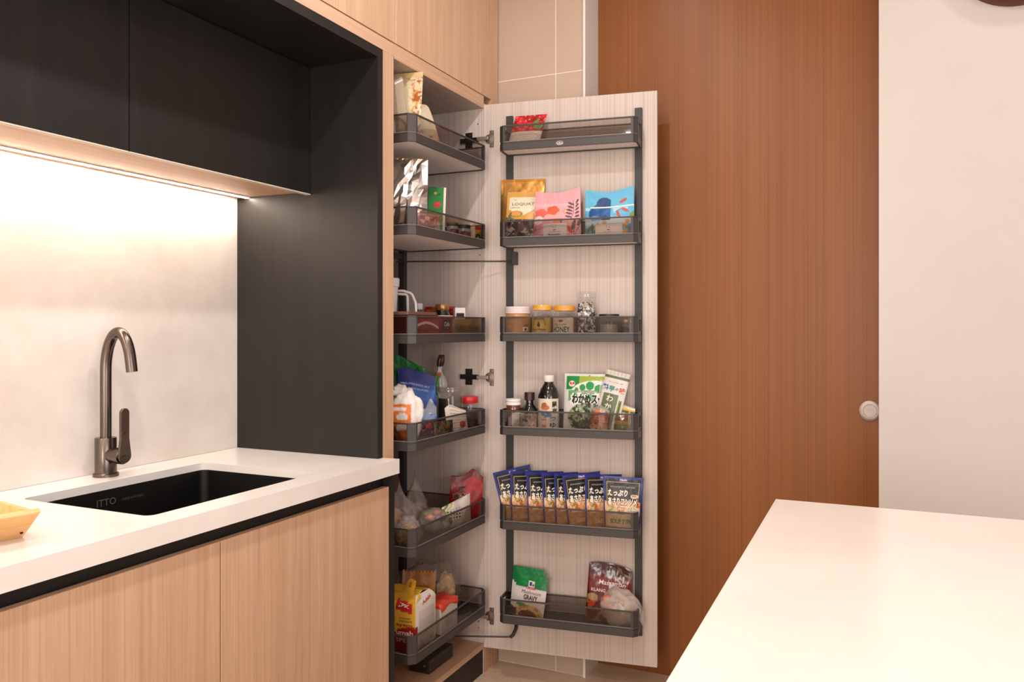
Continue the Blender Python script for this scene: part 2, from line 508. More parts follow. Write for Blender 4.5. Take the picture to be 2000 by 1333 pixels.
k = len(levels[0][0])
for li, (pl_, z) in enumerate(levels):
    V += [(x, y, z) for x, y in pl_]
for li in range(len(levels)-1):
    for i in range(k):
        j = (i+1) % k
        F.append([li*k+i, li*k+j, (li+1)*k+j, (li+1)*k+i])
F.append([(len(levels)-1)*k+i for i in range(k)])
autosmooth(mk('bowl', V, F, SINKM, sk))
autosmooth(MB().lathe([(0.0, -0.183), (0.038, -0.183), (0.043, -0.1845)], 32).build('drain', NICKEL, sk))

# ------------------------------------------------------------------ text
_tm = {}
def text_mesh(body, bold=0.0, shear=0.0, spacing=1.0):
    key = (body, bold, shear, spacing)
    if key in _tm: return _tm[key]
    c = bpy.data.curves.new('t', 'FONT')
    c.body = body; c.size = 1.0; c.resolution_u = 2; c.offset = bold; c.shear = shear; c.space_character = spacing
    o = bpy.data.objects.new('t', c); COL.objects.link(o)
    dg = bpy.context.evaluated_depsgraph_get(); dg.update()
    me = o.evaluated_get(dg).to_mesh()
    V = np.array([v.co[:2] for v in me.vertices]) if len(me.vertices) else np.zeros((0, 2))
    F = [list(p.vertices) for p in me.polygons]
    o.evaluated_get(dg).to_mesh_clear()
    bpy.data.objects.remove(o); bpy.data.curves.remove(c)
    if len(V):
        lo = V.min(0); hi = V.max(0)
        V = V - (lo+hi)/2
        hgt = max(hi[1]-lo[1], 1e-6)
        V = V/hgt
    _tm[key] = (V, F)
    return _tm[key]

def flat_text(name, body, height, mat, parent, M, bold=0.0, shear=0.0, width=None, spacing=1.0):
    """lettering on a flat face; M maps text x,y to the face"""
    V, F = text_mesh(body, bold, shear, spacing)
    W = V*height
    if width:
        ww = W[:, 0].max()-W[:, 0].min(); W[:, 0] *= width/ww
    return mk(name, [M @ Vector((x, y, 0)) for x, y in W], F, mat, parent)

# frames for text: columns = text x dir, text y dir, normal
def face(xdir, ydir, origin):
    x = Vector(xdir); y = Vector(ydir); z = x.cross(y)
    return Matrix(((x.x, y.x, z.x, origin[0]), (x.y, y.y, z.y, origin[1]), (x.z, y.z, z.z, origin[2]), (0, 0, 0, 1)))

# sink lettering on the bowl's back side (faces +X): text runs along +Y
GREYP = pbr('#5a5552', 0.5)
flat_text('lettering', 'ITTO', 0.018, GREYP, sk, face((0, 1, 0), (0, 0, 1), (-hw+0.0022, -0.050, -0.030)), bold=0.01)
flat_text('lettering', 'MADE IN KOREA', 0.006, GREYP, sk, face((0, 1, 0), (0, 0, 1), (-hw+0.0022, 0.028, -0.032)))

# tap
tp = thing('tap', 'brushed gunmetal gooseneck tap with side lever behind the black sink', 'tap', (0.062, 1.443, CT))
autosmooth(MB().lathe([(0.031, 0.0), (0.031, 0.007), (0.029, 0.009), (0.0262, 0.009)], 40).build('base_flange', GUN, tp))
autosmooth(MB().lathe([(0.0262, 0.009), (0.0262, 0.098), (0.025, 0.1), (0.013, 0.1)], 40).build('tap_body', GUN, tp))
path = [(0, 0, 0.098), (0, 0, 0.18), (0, 0, 0.235), (0, 0, 0.262)]
R = 0.0465
for a in range(6, 163, 6):
    q = math.radians(a)
    path.append((R - R*math.cos(q), 0, 0.272 + 0.1005*math.sin(q)))
path += [(0.0935, 0, 0.286), (0.0955, 0, 0.272)]
sp = MB().tube(path, 0.0138, 20).build('spout', GUN, tp); autosmooth(sp, 50)
lv = MB()
lv.lathe([(0.019, 0.02), (0.019, 0.047), (0.0215, 0.048), (0.0215, 0.064), (0.0195, 0.066)], 32, center=(0, 0, 0.056), axis=Matrix.Rotation(PI/2, 4, 'Y'))
autosmooth(lv.build('valve_barrel', GUN, tp))
pad = []
for k in range(13): # rounded paddle top
    q = PI*k/12
    pad.append((0.0125*math.cos(q), 0.110 + 0.0125*math.sin(q)))
pad += [(-0.0125, 0.045)]
for k in range(9):
    q = PI*0.92 + (PI*1.16)*k/8
    pad.append((0.0185*math.cos(q), 0.018*math.sin(q) - 0.0))
pad += [(0.0125, 0.045)]
n_ = len(pad)
V = [(0.064, y, 0.056+z) for y, z in pad] + [(0.072, y, 0.056+z) for y, z in pad]
F = [list(range(n_))[::-1], list(range(n_, 2*n_))] + [[i, (i+1) % n_, n_+(i+1) % n_, n_+i] for i in range(n_)]
lvo = mk('lever', V, F, GUN, tp, bevel=0.0012)
flat_text('lettering', 'ITTO', 0.006, pbr('#2a2522', 0.5), lvo, face((0, 1, 0), (0, 0, 1), (0.0724, 0.0, 0.056)), bold=0.01)
MB().lathe([(0.0, 0.0), (0.0016, 0.0)], 10, axis=Matrix.Rotation(PI/2, 4, 'Y'), center=(0.0723, -0.002, 0.115)).build('temperature_dot', pbr('#a03030', 0.5), lvo)

# pine tray on the worktop
tr = thing('pine_tray', 'pale pine wood tray with slanted sides on the worktop corner', 'tray', (0.312, 0.800, CT))
tr.rotation_euler = (0, 0, math.radians(-11))
def slab(name, quad, th, mat, parent):
    """a board: quad of 4 points, thickened along its normal"""
    q = [Vector(p) for p in quad]
    nn = (q[1]-q[0]).cross(q[3]-q[0]).normalized()*th
    V = q + [p+nn for p in q]
    return mk(name, V, [[3,2,1,0],[4,5,6,7],[0,1,5,4],[1,2,6,5],[2,3,7,6],[3,0,4,7]], mat, parent, bevel=0.0012)
HX, HY, TZ, TX, TY = 0.112, 0.182, 0.052, 0.165, 0.190
MB().box((-HX, -HY, 0.0), (HX, HY, 0.009)).build('tray_floor', PINE, tr, bevel=0.001)
slab('side_board', [(HX, -HY, 0), (HX, HY, 0), (TX, TY, TZ), (TX, -TY, TZ)], -0.010, PINE, tr)
slab('side_board', [(-HX, HY, 0), (-HX, -HY, 0), (-TX, -TY, TZ), (-TX, TY, TZ)], -0.010, PINE, tr)
slab('side_board', [(HX, HY, 0), (-HX, HY, 0), (-TX, TY, TZ), (TX, TY, TZ)], -0.010, PINE, tr)
slab('side_board', [(-HX, -HY, 0), (HX, -HY, 0), (TX, -TY, TZ), (-TX, -TY, TZ)], -0.010, PINE, tr)
MB().lathe([(0.0, 0.0002), (0.003, 0.0002)], 12, center=(0, 0, 0), axis=Matrix.Rotation(PI/2, 4, 'Y')).build('nail_head', BLACK, tr).location = (HX+0.0131, HY-0.008, 0.0122)

# base cabinet with two doors
bc = thing('sink_base_cabinet', 'light oak base cabinet with two flat doors under the worktop', 'cabinet', (0, 0, 0))
MB().box((0.01, 0.63, 0.10), (0.565, PY-0.03, 0.66)).box((0.01, 0.63, 0.66), (0.565, 0.645, CT-0.0435)).box((0.01, PY-0.045, 0.66), (0.565, PY-0.0295, CT-0.0435)).box((0.545, 0.645, 0.80), (0.565, PY-0.045, CT-0.0435)).build('body', BLACK, bc)
MB().box((0.02, 0.63, 0.0), (0.53, PY-0.03, 0.10)).build('plinth', BLACK, bc)
YJ = 1.309
MB().box((0.568, 0.641, 0.12), (0.588, YJ-0.0015, CT-0.078)).build('cabinet_door', OAK, bc, bevel=0.001)
MB().box((0.568, YJ+0.0015, 0.12), (0.588, 1.963, CT-0.078)).build('cabinet_door', OAK, bc, bevel=0.001)
MB().box((PX+0.0015, PY-0.0255, 0.0), (0.590, PY-0.0005, CT-0.0435)).build('end_filler', BLACKW, bc)
bc2 = thing('drawer_base_cabinet', 'light oak base cabinet outside the frame beside the sink cabinet', 'cabinet', (0, 0, 0))
MB().box((0.01, RUN0, 0.10), (0.565, 0.6285, CT-0.0435)).build('body', BLACK, bc2)
MB().box((0.02, RUN0, 0.0), (0.53, 0.6285, 0.10)).build('plinth', BLACK, bc2)
MB().box((0.568, RUN0, 0.12), (0.588, 0.638, CT-0.078)).build('cabinet_door', OAK, bc2, bevel=0.001)

# black wall cabinet
WB = 1.700
wc = thing('black_wall_cabinet', 'matt black wall cabinet with flat doors above the lit splashback', 'cabinet', (0, 0, 0))
MB().box((0.001, RUN0, WB+0.016), (0.280, PY-0.03, 2.078)).build('body', BLACKW, wc)
MB().box((0.013, RUN0, WB), (0.281, PY-0.03, WB+0.016)).build('bottom_board', OAK_Y, wc)
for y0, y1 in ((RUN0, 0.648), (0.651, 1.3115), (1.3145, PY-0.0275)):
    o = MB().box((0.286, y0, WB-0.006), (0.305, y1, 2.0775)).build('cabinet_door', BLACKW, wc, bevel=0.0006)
    MB().box((0.2865, y0, WB-0.0088), (0.3045, y1, WB-0.0062)).build('lit_edge_strip', pbr('#d8cbb8', 0.45, name='painted_lit_edge'), wc)  # added pale strip stands in for the lit lower edge of the door
ls = thing('led_strip', 'thin warm white light strip under the black wall cabinet', 'light', (0.06, 0, WB))
MB().box((-0.010, RUN0, -0.003), (0.010, PY-0.03, -0.0003)).build('light_channel', pbr('#cfc6bd', 0.4), ls)
LED = emit('led_glow', (1.0, 0.84, 0.69), 135.0)
MB().box((-0.0055, RUN0, -0.0042), (0.0055, PY-0.034, -0.0031)).build('diffuser', LED, ls)

# upper oak cabinets, flush with the pantry front, over a black soffit
uc = thing('upper_oak_cabinet', 'light oak upper cabinet along the ceiling above the black niche', 'cabinet', (0, 0, 0))
MB().box((0.001, RUN0, 2.08), (PX-0.021, PY, 2.112)).build('black_soffit', BLACKW, uc)
MB().box((0.001, RUN0, 2.1122), (PX-0.021, PY+0.0595, CEIL-0.002)).build('body', OAK, uc)
MB().box((PX-0.02, RUN0, 2.080), (PX, PY, 2.108)).build('soffit_edge', BLACKW, uc)
MB().box((PX-0.02, RUN0, 2.1085), (PX, 2.0499, 2.1455)).build('front_rail', OAK_Y, uc)
for y0, y1 in ((RUN0, 0.50), (0.503, 1.276), (1.279, PY+0.0655)):
    MB().box((PX-0.0195, y0, 2.149), (PX+0.001, y1, CEIL-0.01)).build('cabinet_door', OAK, uc, bevel=0.0008)

# ------------------------------------------------------------------ tall pantry cabinet with its open door
DA = math.radians(8.25)
HNG = Vector((PX, 2.655, 0))
def dpt(s, w, z):
    return (HNG.x + math.cos(DA)*s + math.sin(DA)*w, HNG.y + math.sin(DA)*s - math.cos(DA)*w, z)
TOPZ = 2.101
pc = thing('pantry_cabinet', 'tall oak pantry cabinet standing open with black outer side panel', 'cabinet', (0, 0, 0))
MB().box((0.001, PY-0.027, CT+0.0005), (PX, PY-0.0005, 2.0795)).box((0.001, PY-0.027, 0.0), (PX, PY-0.0005, CT-0.043)).build('black_side_panel', BLACKW, pc)
MB().box((0.001, PY, 0.0), (PX, PY+0.012, 2.108)).build('near_side_panel', OAK, pc)
MB().box((0.001, PY+0.013, 0.0), (PX, 2.046, 2.108)).build('near_inner_panel', OAK, pc)
MB().box((0.02, 2.0462, 0.1), (PX-0.002, 2.05, TOPZ)).build('near_lining', LARCH, pc)
MB().box((0.001, 2.655, 0.0), (PX-0.001, 2.716, 2.12)).build('far_side_panel', LARCH, pc)
MB().box((PX-0.0008, 2.6555, 0.0), (PX, 2.716, 2.10)).build('far_edge_band', OAK, pc)
MB().box((0.001, 2.7175, 0.0), (PX+0.001, BACK_Y-0.002, CEIL-0.002)).build('end_filler', OAK, pc)
MB().box((0.001, 2.05, 0.096), (0.016, 2.655, TOPZ)).build('back_panel', LARCH, pc)
MB().box((0.016, 2.0502, TOPZ), (PX-0.004, 2.6548, 2.146)).build('top_panel', LARCH_Y, pc)
MB().box((PX-0.0038, 2.0502, TOPZ), (PX, 2.6548, 2.146)).build('top_edge_band', OAK_Y, pc)
MB().box((0.016, 2.0502, 0.092), (PX, 2.6548, 0.112)).build('floor_panel', OAK_Y, pc)
MB().box((0.02, 2.048, 0.0), (PX-0.003, 2.6548, 0.0915)).build('plinth', BLACKW, pc)
MB().box((0.001, 2.0555, 2.1485), (PX-0.021, 2.716, CEIL-0.002)).build('upper_body', OAK, pc)
MB().box((PX-0.0195, 2.0585, 2.149), (PX+0.001, 2.7155, CEIL-0.01)).build('upper_door', OAK, pc, bevel=0.0008)
# the frame that carries the inner trays
fr = MB()
for y in (2.125, 2.595):
    fr.box((0.222, y-0.012, 0.17), (0.245, y+0.012, 1.95))
for z in (0.18, 0.55, 1.545, 1.90):
    fr.box((0.226, 2.13, z), (0.241, 2.59, z+0.02))
fr.build('tray_frame', TRAYM_D, pc)
# shelf-pin holes
for x, z in ((0.525, 2.045), (0.533, 1.556), (0.528, 0.190), (0.528, 0.166)):
    MB().lathe([(0.0, 0.0), (0.0025, 0.0)], 10, axis=Matrix.Rotation(PI/2, 4, 'X'), center=(x, 2.6546, z)).build('pin_hole', BLACK, pc)
# damper box on the cabinet floor
dmp = MB().box((0.425, 2.335, 0.1125), (0.505, 2.50, 0.158)).build('damper_housing', TRAYM_D, pc, bevel=0.002)
MB().lathe([(0.0, 0.0), (0.004, 0.0), (0.004, -0.002)], 14, axis=Matrix.Rotation(PI/2, 4, 'X'), center=(0.485, 2.3338, 0.138)).build('screw', STEEL, dmp)
# open door (child of the cabinet; posts, hinge plates and linkage sit on it)
pd = MB().box((0.0, 0.0, 0.0965), (0.638, 0.019, 2.114)).build('pantry_door', LARCH, pc, bevel=0.0008)
pd.location = HNG; pd.rotation_euler = (0, 0, DA)
pd['label'] = 'pale larch inner face of the open pantry door'
for s in (0.103, 0.574):
    MB().box((s-0.0128, -0.012, 0.205), (s+0.0128, -0.0003, 2.056 if s > 0.3 else 2.062)).build('hanging_post', TRAYM_D, pd, bevel=0.001)
for z in (1.985, 1.101, 0.216):
    h = MB()
    h.box((0.024, -0.003, z-0.031), (0.040, -0.0002, z+0.031))
    h.lathe([(0.0175, 0.0), (0.0175, 0.004), (0.0, 0.005)], 24, axis=Matrix.Rotation(PI/2, 4, 'X'), center=(0.024, -0.0002, z))
    for q in (-0.024, 0.024):
        h.lathe([(0.004, 0.003), (0.004, 0.0045), (0.0, 0.0048)], 12, axis=Matrix.Rotation(PI/2, 4, 'X'), center=(0.032, 0, z+q))
    autosmooth(h.build('hinge_cup', NICKEL, pd))
    g = MB()
    g.box((-0.095, -0.020, z-0.009), (-0.02, -0.012, z+0.009))
    g.box((-0.075, -0.014, z-0.030), (-0.046, -0.010, z+0.030))
    for q in (-0.02, 0.02): g.lathe([(0.0045, 0.0), (0.0045, 0.002), (0.0, 0.0025)], 12, axis=Matrix.Rotation(PI/2, 4, 'X'), center=(-0.06, -0.014, z+q))
    go = g.build('hinge_plate', pbr('#4d463f', 0.35, 0.9, name='dark_hinge_plate'), pc, bevel=0.0008)
    go.location = (PX, 2.6648, 0)
    a = MB().box((-0.022, -0.019, z-0.006), (0.022, -0.011, z+0.006)).build('hinge_arm', STEEL, pd, bevel=0.001)
# linkage
lk = MB()
p0 = dpt(0.125, 0.026, 1.527)
lk.tube([p0, (0.44, 2.545, 1.527), (0.28, 2.478, 1.527)], 0.0028, 8)
lk.build('linkage_rod', TRAYM_D, pc)
lk = MB()
p1 = dpt(0.118, 0.034, 0.160)
lk.tube([p1, (0.484, 2.568, 0.158), (0.30, 2.48, 0.158)], 0.0032, 8)
lk.build('linkage_rod', TRAYM_D, pc)
MB().box((0.117, -0.030, 1.515), (0.134, -0.0003, 1.562)).build('linkage_bracket', TRAYM_D, pd, bevel=0.002)
b = MB(); b.tube([(0.128, -0.004, 0.20), (0.128, -0.014, 0.185), (0.122, -0.028, 0.166), (0.113, -0.034, 0.158)], 0.0065, 10)
b.build('linkage_bracket', TRAYM_D, pd, smooth=True)

# ------------------------------------------------------------------ trays
TH = 0.088
ORD = ['topmost', 'second from the top', 'third from the top', 'fourth from the top', 'fifth from the top', 'lowest']
def make_tray(name, label, L_, D_, c, loc, rot, group, door_kind, full=True):
    t = thing(name, label, 'tray', loc, (0, 0, rot), group)
    poly = [(0, 0), (0, -(D_-c)), (c, -D_), (L_-c, -D_), (L_, -(D_-c)), (L_, 0)]
    MB().ring(poly, inset(poly, 0.007), 0.0, 0.024).ring(inset(poly, 0.0012), inset(poly, 0.007), 0.024, 0.0295).build('lower_band', TRAYM, t, bevel=0.001)
    MB().ring(inset(poly, 0.0016), inset(poly, 0.0066), 0.0296, 0.0311).build('lit_band_lip', TRAYL, t)
    ip = inset(poly, 0.0072)
    b = MB(); b.prism(ip, 0.004, 0.009, 0); b.prism(ip, 0.0092, 0.014, 1)
    b.build('base_panel', [TRAYB, TRAYT], t)
    MB().ring(poly, inset(poly, 0.006), TH-0.005, TH).build('top_rail', TRAYM, t, bevel=0.0008)
    for k in (0, 1):
        pts = [(0.0, -(D_-c)+0.004), (0.0, -(D_-c)), (c, -D_), (c+0.008, -D_), (c+0.008, -D_+0.005), (c+0.002, -D_+0.005), (0.005, -(D_-c)+0.004)]
        if k: pts = [(L_-x, y) for x, y in pts][::-1]
        MB().prism(pts, 0.0312, TH-0.0052).build('corner_post', TRAYM, t)
    g = c+0.0085
    MB().box((g, -D_+0.0015, 0.0312), (L_-g, -D_+0.0042, TH-0.0052)).build('glass_panel', GLASS, t)
    MB().box((0.0075, -0.0045, 0.0312), (L_-0.0075, -0.0018, TH-0.0052)).build('glass_panel', GLASS, t)
    if door_kind:
        for x0, x1 in ((0.0002, 0.0055), (L_-0.0055, L_-0.0002)):
            e = MB()
            y0, y1 = -(D_-c)+0.0045, -0.006
            e.box((x0, y0, 0.0312), (x1, y1, 0.037)).box((x0, y0, TH-0.012), (x1, y1, TH-0.0052))
            e.box((x0, y0, 0.037), (x1, y0+0.016, TH-0.012)).box((x0, y1-0.012, 0.037), (x1, y1, TH-0.012))
            e.build('end_bracket', TRAYM, t)
    else:
        MB().box((0.0018, -(D_-c)+0.005, 0.0312), (0.0045, -0.006, TH-0.0052)).build('glass_panel', GLASS, t)
        MB().box((L_-0.0045, -(D_-c)+0.005, 0.0312), (L_-0.0018, -0.006, TH-0.0052)).build('glass_panel', GLASS, t)
    return t

DZ = [1.914, 1.5755, 1.2365, 0.905, 0.570, 0.236]
IZ = [1.861, 1.574, 1.235, 0.902, 0.574, 0.242]
DWHAT = ['holding the red berry packet', 'holding gold, pink and blue pouches', 'holding honey and spice jars', 'holding sauce bottles and seaweed packs', 'holding the row of navy sauce pouches', 'holding green gravy packets']
IWHAT = ['holding beige food packs', 'holding foil bags and a green carton', 'holding red cartons and a white jug', 'holding a blue pouch and glass jars', 'holding clear bags and a red pack', 'holding a yellow flour bag']
door_trays = []
t0 = None
for i in range(6):
    lab = 'dark grey glass-sided tray on the pantry door, %s, %s' % (ORD[i], DWHAT[i])
    lab = 'dark grey door tray, %s, %s' % (ORD[i], DWHAT[i])
    if t0 is None:
        t0 = make_tray('door_tray', lab, 0.4915, 0.0995, 0.015, dpt(0.0935, 0.0135, DZ[i]), DA, 'trays hung on the open pantry door', True)
        t = t0
    else:
        t = dup(t0, dpt(0.0935, 0.0135, DZ[i]), label=lab)
    door_trays.append(t)
# emblem on the topmost door tray
em = MB(); n_ = 40
po = [(0.0125*math.cos(2*PI*k/n_), 0.0068*math.sin(2*PI*k/n_)) for k in range(n_)]
EMW = pbr('#e6dedb', 0.5)
e_ = MB().ring(po, inset(po, 0.0012), 0, 0.0006)
M_ = face((1, 0, 0), (0, 0, 1), (0.222, -0.1001, 0.0125))
e_.V = [tuple(M_ @ Vector(v)) for v in e_.V]
emo = e_.build('oval_emblem', EMW, door_trays[0])
flat_text('lettering', 'vibo', 0.0078, EMW, emo, face((1, 0, 0), (0, 0, 1), (0.222, -0.1003, 0.0125)), bold=0.02, shear=0.15, width=0.0185)

t0 = None
for i in range(6):
    lab = 'grey pull-out pantry tray, %s, %s' % (ORD[i], IWHAT[i])
    if t0 is None:
        t0 = make_tray('pull_out_tray', lab, 0.515, 0.336, 0.019, (0.246, 2.105, IZ[i]), PI/2, 'pull-out trays inside the pantry', False)
    else:
        dup(t0, (0.246, 2.105, IZ[i]), label=lab)

# ------------------------------------------------------------------ island and wall ornament
isl = thing('kitchen_island', 'white topped kitchen island in front of the brown door', 'island', (0, 0, 0))
MB().box((1.673, -0.75, 0.86), (2.75, 1.877, 0.90)).build('island_top', mottled('white_island_quartz', '#efe6dd', '#f4ece4', 4.0, 0.2), isl, bevel=0.0015)
MB().box((1.72, -0.70, 0.0), (2.70, 1.83, 0.8595)).build('island_body', pbr('#e2dad2', 0.5, name='white_island_panel'), isl)

orn = thing('wall_clock', 'round dark brown wooden wall clock high on the white wall', 'clock', (2.272, 2.8395, 2.445))
autosmooth(MB().lathe([(0.0, 0.0), (0.185, 0.0), (0.187, 0.035), (0.178, 0.05), (0.165, 0.052), (0.16, 0.04)], 64, axis=Matrix.Rotation(PI/2, 4, 'X')).build('clock_rim', pbr('#5a2415', 0.5, name='dark_red_brown_wood'), orn))
MB().lathe([(0.0, 0.041), (0.16, 0.041)], 48, axis=Matrix.Rotation(PI/2, 4, 'X')).build('clock_face', pbr('#e8dcc8', 0.5), orn)

# ------------------------------------------------------------------ packaging builders
FILM = printed('printed_film', 0.36, 0.0, 0.08, 0.35)
FILMM = printed('printed_matt_film', 0.5, 0.0, 0.0, 0.4)
PAPER = printed('printed_paper', 0.65, 0.0, 0.0, 0.3)
FOILP = printed('printed_metal_foil', 0.27, -1)
SILVER = printed('crumpled_silver_foil', 0.2, 0.92)
FILMG = printed('printed_glossy_film', 0.2, 0.0, 0.35, 0.4)
GLASSJ = clear('clear_jar_glass', (0.93, 0.94, 0.93), 0.03, '#ffffff', 0.03, 1.45)
BAGC = clear('clear_bag_film', (0.93, 0.91, 0.90), 0.22, '#f2e8e0', 0.12, 1.45, bump=0.9, bscale=55)
BAGW = clear('frosted_white_bag_film', (0.9, 0.87, 0.84), 0.55, '#f4e9e0', 0.25, 1.4, bump=0.6, bscale=45)

_lat = np.random.default_rng(3).random((64, 64))
def vnoise(x, y, seed=0):
    x = np.asarray(x) + seed*7.31; y = np.asarray(y) + seed*3.77
    xi = np.floor(x).astype(int); yi = np.floor(y).astype(int)
    fx = x-xi; fy = y-yi
    fx = fx*fx*(3-2*fx); fy = fy*fy*(3-2*fy)
    g = lambda a, b: _lat[a % 64, b % 64]
    return (g(xi, yi)*(1-fx)+g(xi+1, yi)*fx)*(1-fy) + (g(xi, yi+1)*(1-fx)+g(xi+1, yi+1)*fx)*fy
def fnoise(x, y, seed=0, o=3):
    s = 0; a = 1; t = 0
    for k in range(o):
        s = s + a*vnoise(x*2**k, y*2**k, seed+k*5); t += a; a *= 0.5
    return s/t

class Art:
    """flat print of a package: colour per point of a surface, u to the right, v upwards (0..1)"""
    def __init__(s, U, V, W, H, base):
        s.U, s.V, s.W, s.H = U, V, W, H
        s.c = np.zeros(U.shape+(3,)); s.c[:] = lin(base); s.m = None
    def mix(s, mask, col, a=1.0):
        m = (np.asarray(mask, dtype=float)*a)[..., None]
        s.c = s.c*(1-m) + np.array(lin(col))*m
        return s
    def rect(s, u0, v0, u1, v1, col, a=1.0): return s.mix((s.U >= u0) & (s.U <= u1) & (s.V >= v0) & (s.V <= v1), col, a)
    def ellmask(s, cu, cv, ru, rv, rot=0.0):
        x = (s.U-cu); y = (s.V-cv)*s.H/s.W
        q = math.radians(rot)
        X = x*math.cos(q)+y*math.sin(q); Y = -x*math.sin(q)+y*math.cos(q)
        return (X/ru)**2+(Y/rv)**2 <= 1
    def ell(s, cu, cv, ru, rv=None, col='#fff', rot=0.0, a=1.0): return s.mix(s.ellmask(cu, cv, ru, rv or ru, rot), col, a)
    def nz(s, sc, seed=0, o=3, sy=None): return fnoise(s.U*s.W*sc, s.V*s.H*(sy or sc), seed, o)
    def frame(s, u0, v0, u1, v1, t, col):
        tv = t*s.W/s.H
        m = (s.U >= u0) & (s.U <= u1) & (s.V >= v0) & (s.V <= v1) & ~((s.U >= u0+t) & (s.U <= u1-t) & (s.V >= v0+tv) & (s.V <= v1-tv))
        return s.mix(m, col)
    def grad(s, v0, v1, col0, col1, mask=None):
        t = np.clip((s.V-v0)/(v1-v0), 0, 1)[..., None]
        c = np.array(lin(col0))*(1-t)+np.array(lin(col1))*t
        m = ((s.V >= v0) & (s.V <= v1) if mask is None else mask)[..., None]
        s.c = np.where(m, c, s.c); return s

def grid_faces(nu, nv, flip=False):
    i = np.arange(nv)[:, None]*(nu+1)+np.arange(nu)[None, :]
    f = np.stack([i, i+1, i+nu+2, i+nu+1], -1).reshape(-1, 4)
    return f[:, ::-1] if flip else f

def sample(P, u, v):
    nv, nu = P.shape[0]-1, P.shape[1]-1
    x = np.clip(u, 0, 1)*nu; y = np.clip(v, 0, 1)*nv
    xi = np.minimum(x.astype(int), nu-1); yi = np.minimum(y.astype(int), nv-1)
    fx = (x-xi)[:, None]; fy = (y-yi)[:, None]
    return (P[yi, xi]*(1-fx)+P[yi, xi+1]*fx)*(1-fy)+(P[yi+1, xi]*(1-fx)+P[yi+1, xi+1]*fx)*fy

def normals(P):
    du = np.gradient(P, axis=1); dv = np.gradient(P, axis=0)
    n = np.cross(du, dv); n /= np.maximum(np.linalg.norm(n, axis=-1, keepdims=True), 1e-12)
    return n

def lettering(P, W, H, texts, parent, mat, name='printed_lettering'):
    """texts: dicts t,u,v,h (fraction of W), col, w (fraction of W), bold, shear, rot, out (outline colour), ob"""
    Nn = normals(P)
    AV = []; AF = []; AC = []; n0 = 0
    for T in texts:
        layers = []
        if T.get('out'): layers.append((T.get('ob', 0.05), T['out'], 0.0005))
        layers.append((T.get('bold', 0.0), T['col'], 0.0008))
        V0, _ = text_mesh(T['t'], 0.0, T.get('shear', 0.0), T.get('sp', 1.0))
        if len(V0) == 0: continue
        w0 = V0[:, 0].max()-V0[:, 0].min()
        for b, col, off in layers:
            Vt, Ft = text_mesh(T['t'], b, T.get('shear', 0.0), T.get('sp', 1.0))
            Q = Vt*T['h']
            if b and T.get('out') and off < 0.0007: Q = Vt*T['h']*(1+2*b*0.9)
            if T.get('w'):
                Q = Q.copy(); Q[:, 0] *= T['w']/(w0*T['h'])
            r = math.radians(T.get('rot', 0.0))
            x = Q[:, 0]*math.cos(r)-Q[:, 1]*math.sin(r); y = Q[:, 0]*math.sin(r)+Q[:, 1]*math.cos(r)
            u = T['u']+x; v = T['v']+y*W/H
            p = sample(P, u, v) + sample(Nn, u, v)*off
            AV.append(p); AF += [[i+n0 for i in f] for f in Ft]; n0 += len(p)
            c = np.zeros((len(p), 3)); c[:] = lin(col); AC.append(c)
    if AV:
        return mk(name, np.concatenate(AV), AF, mat, parent, col=np.concatenate(AC))

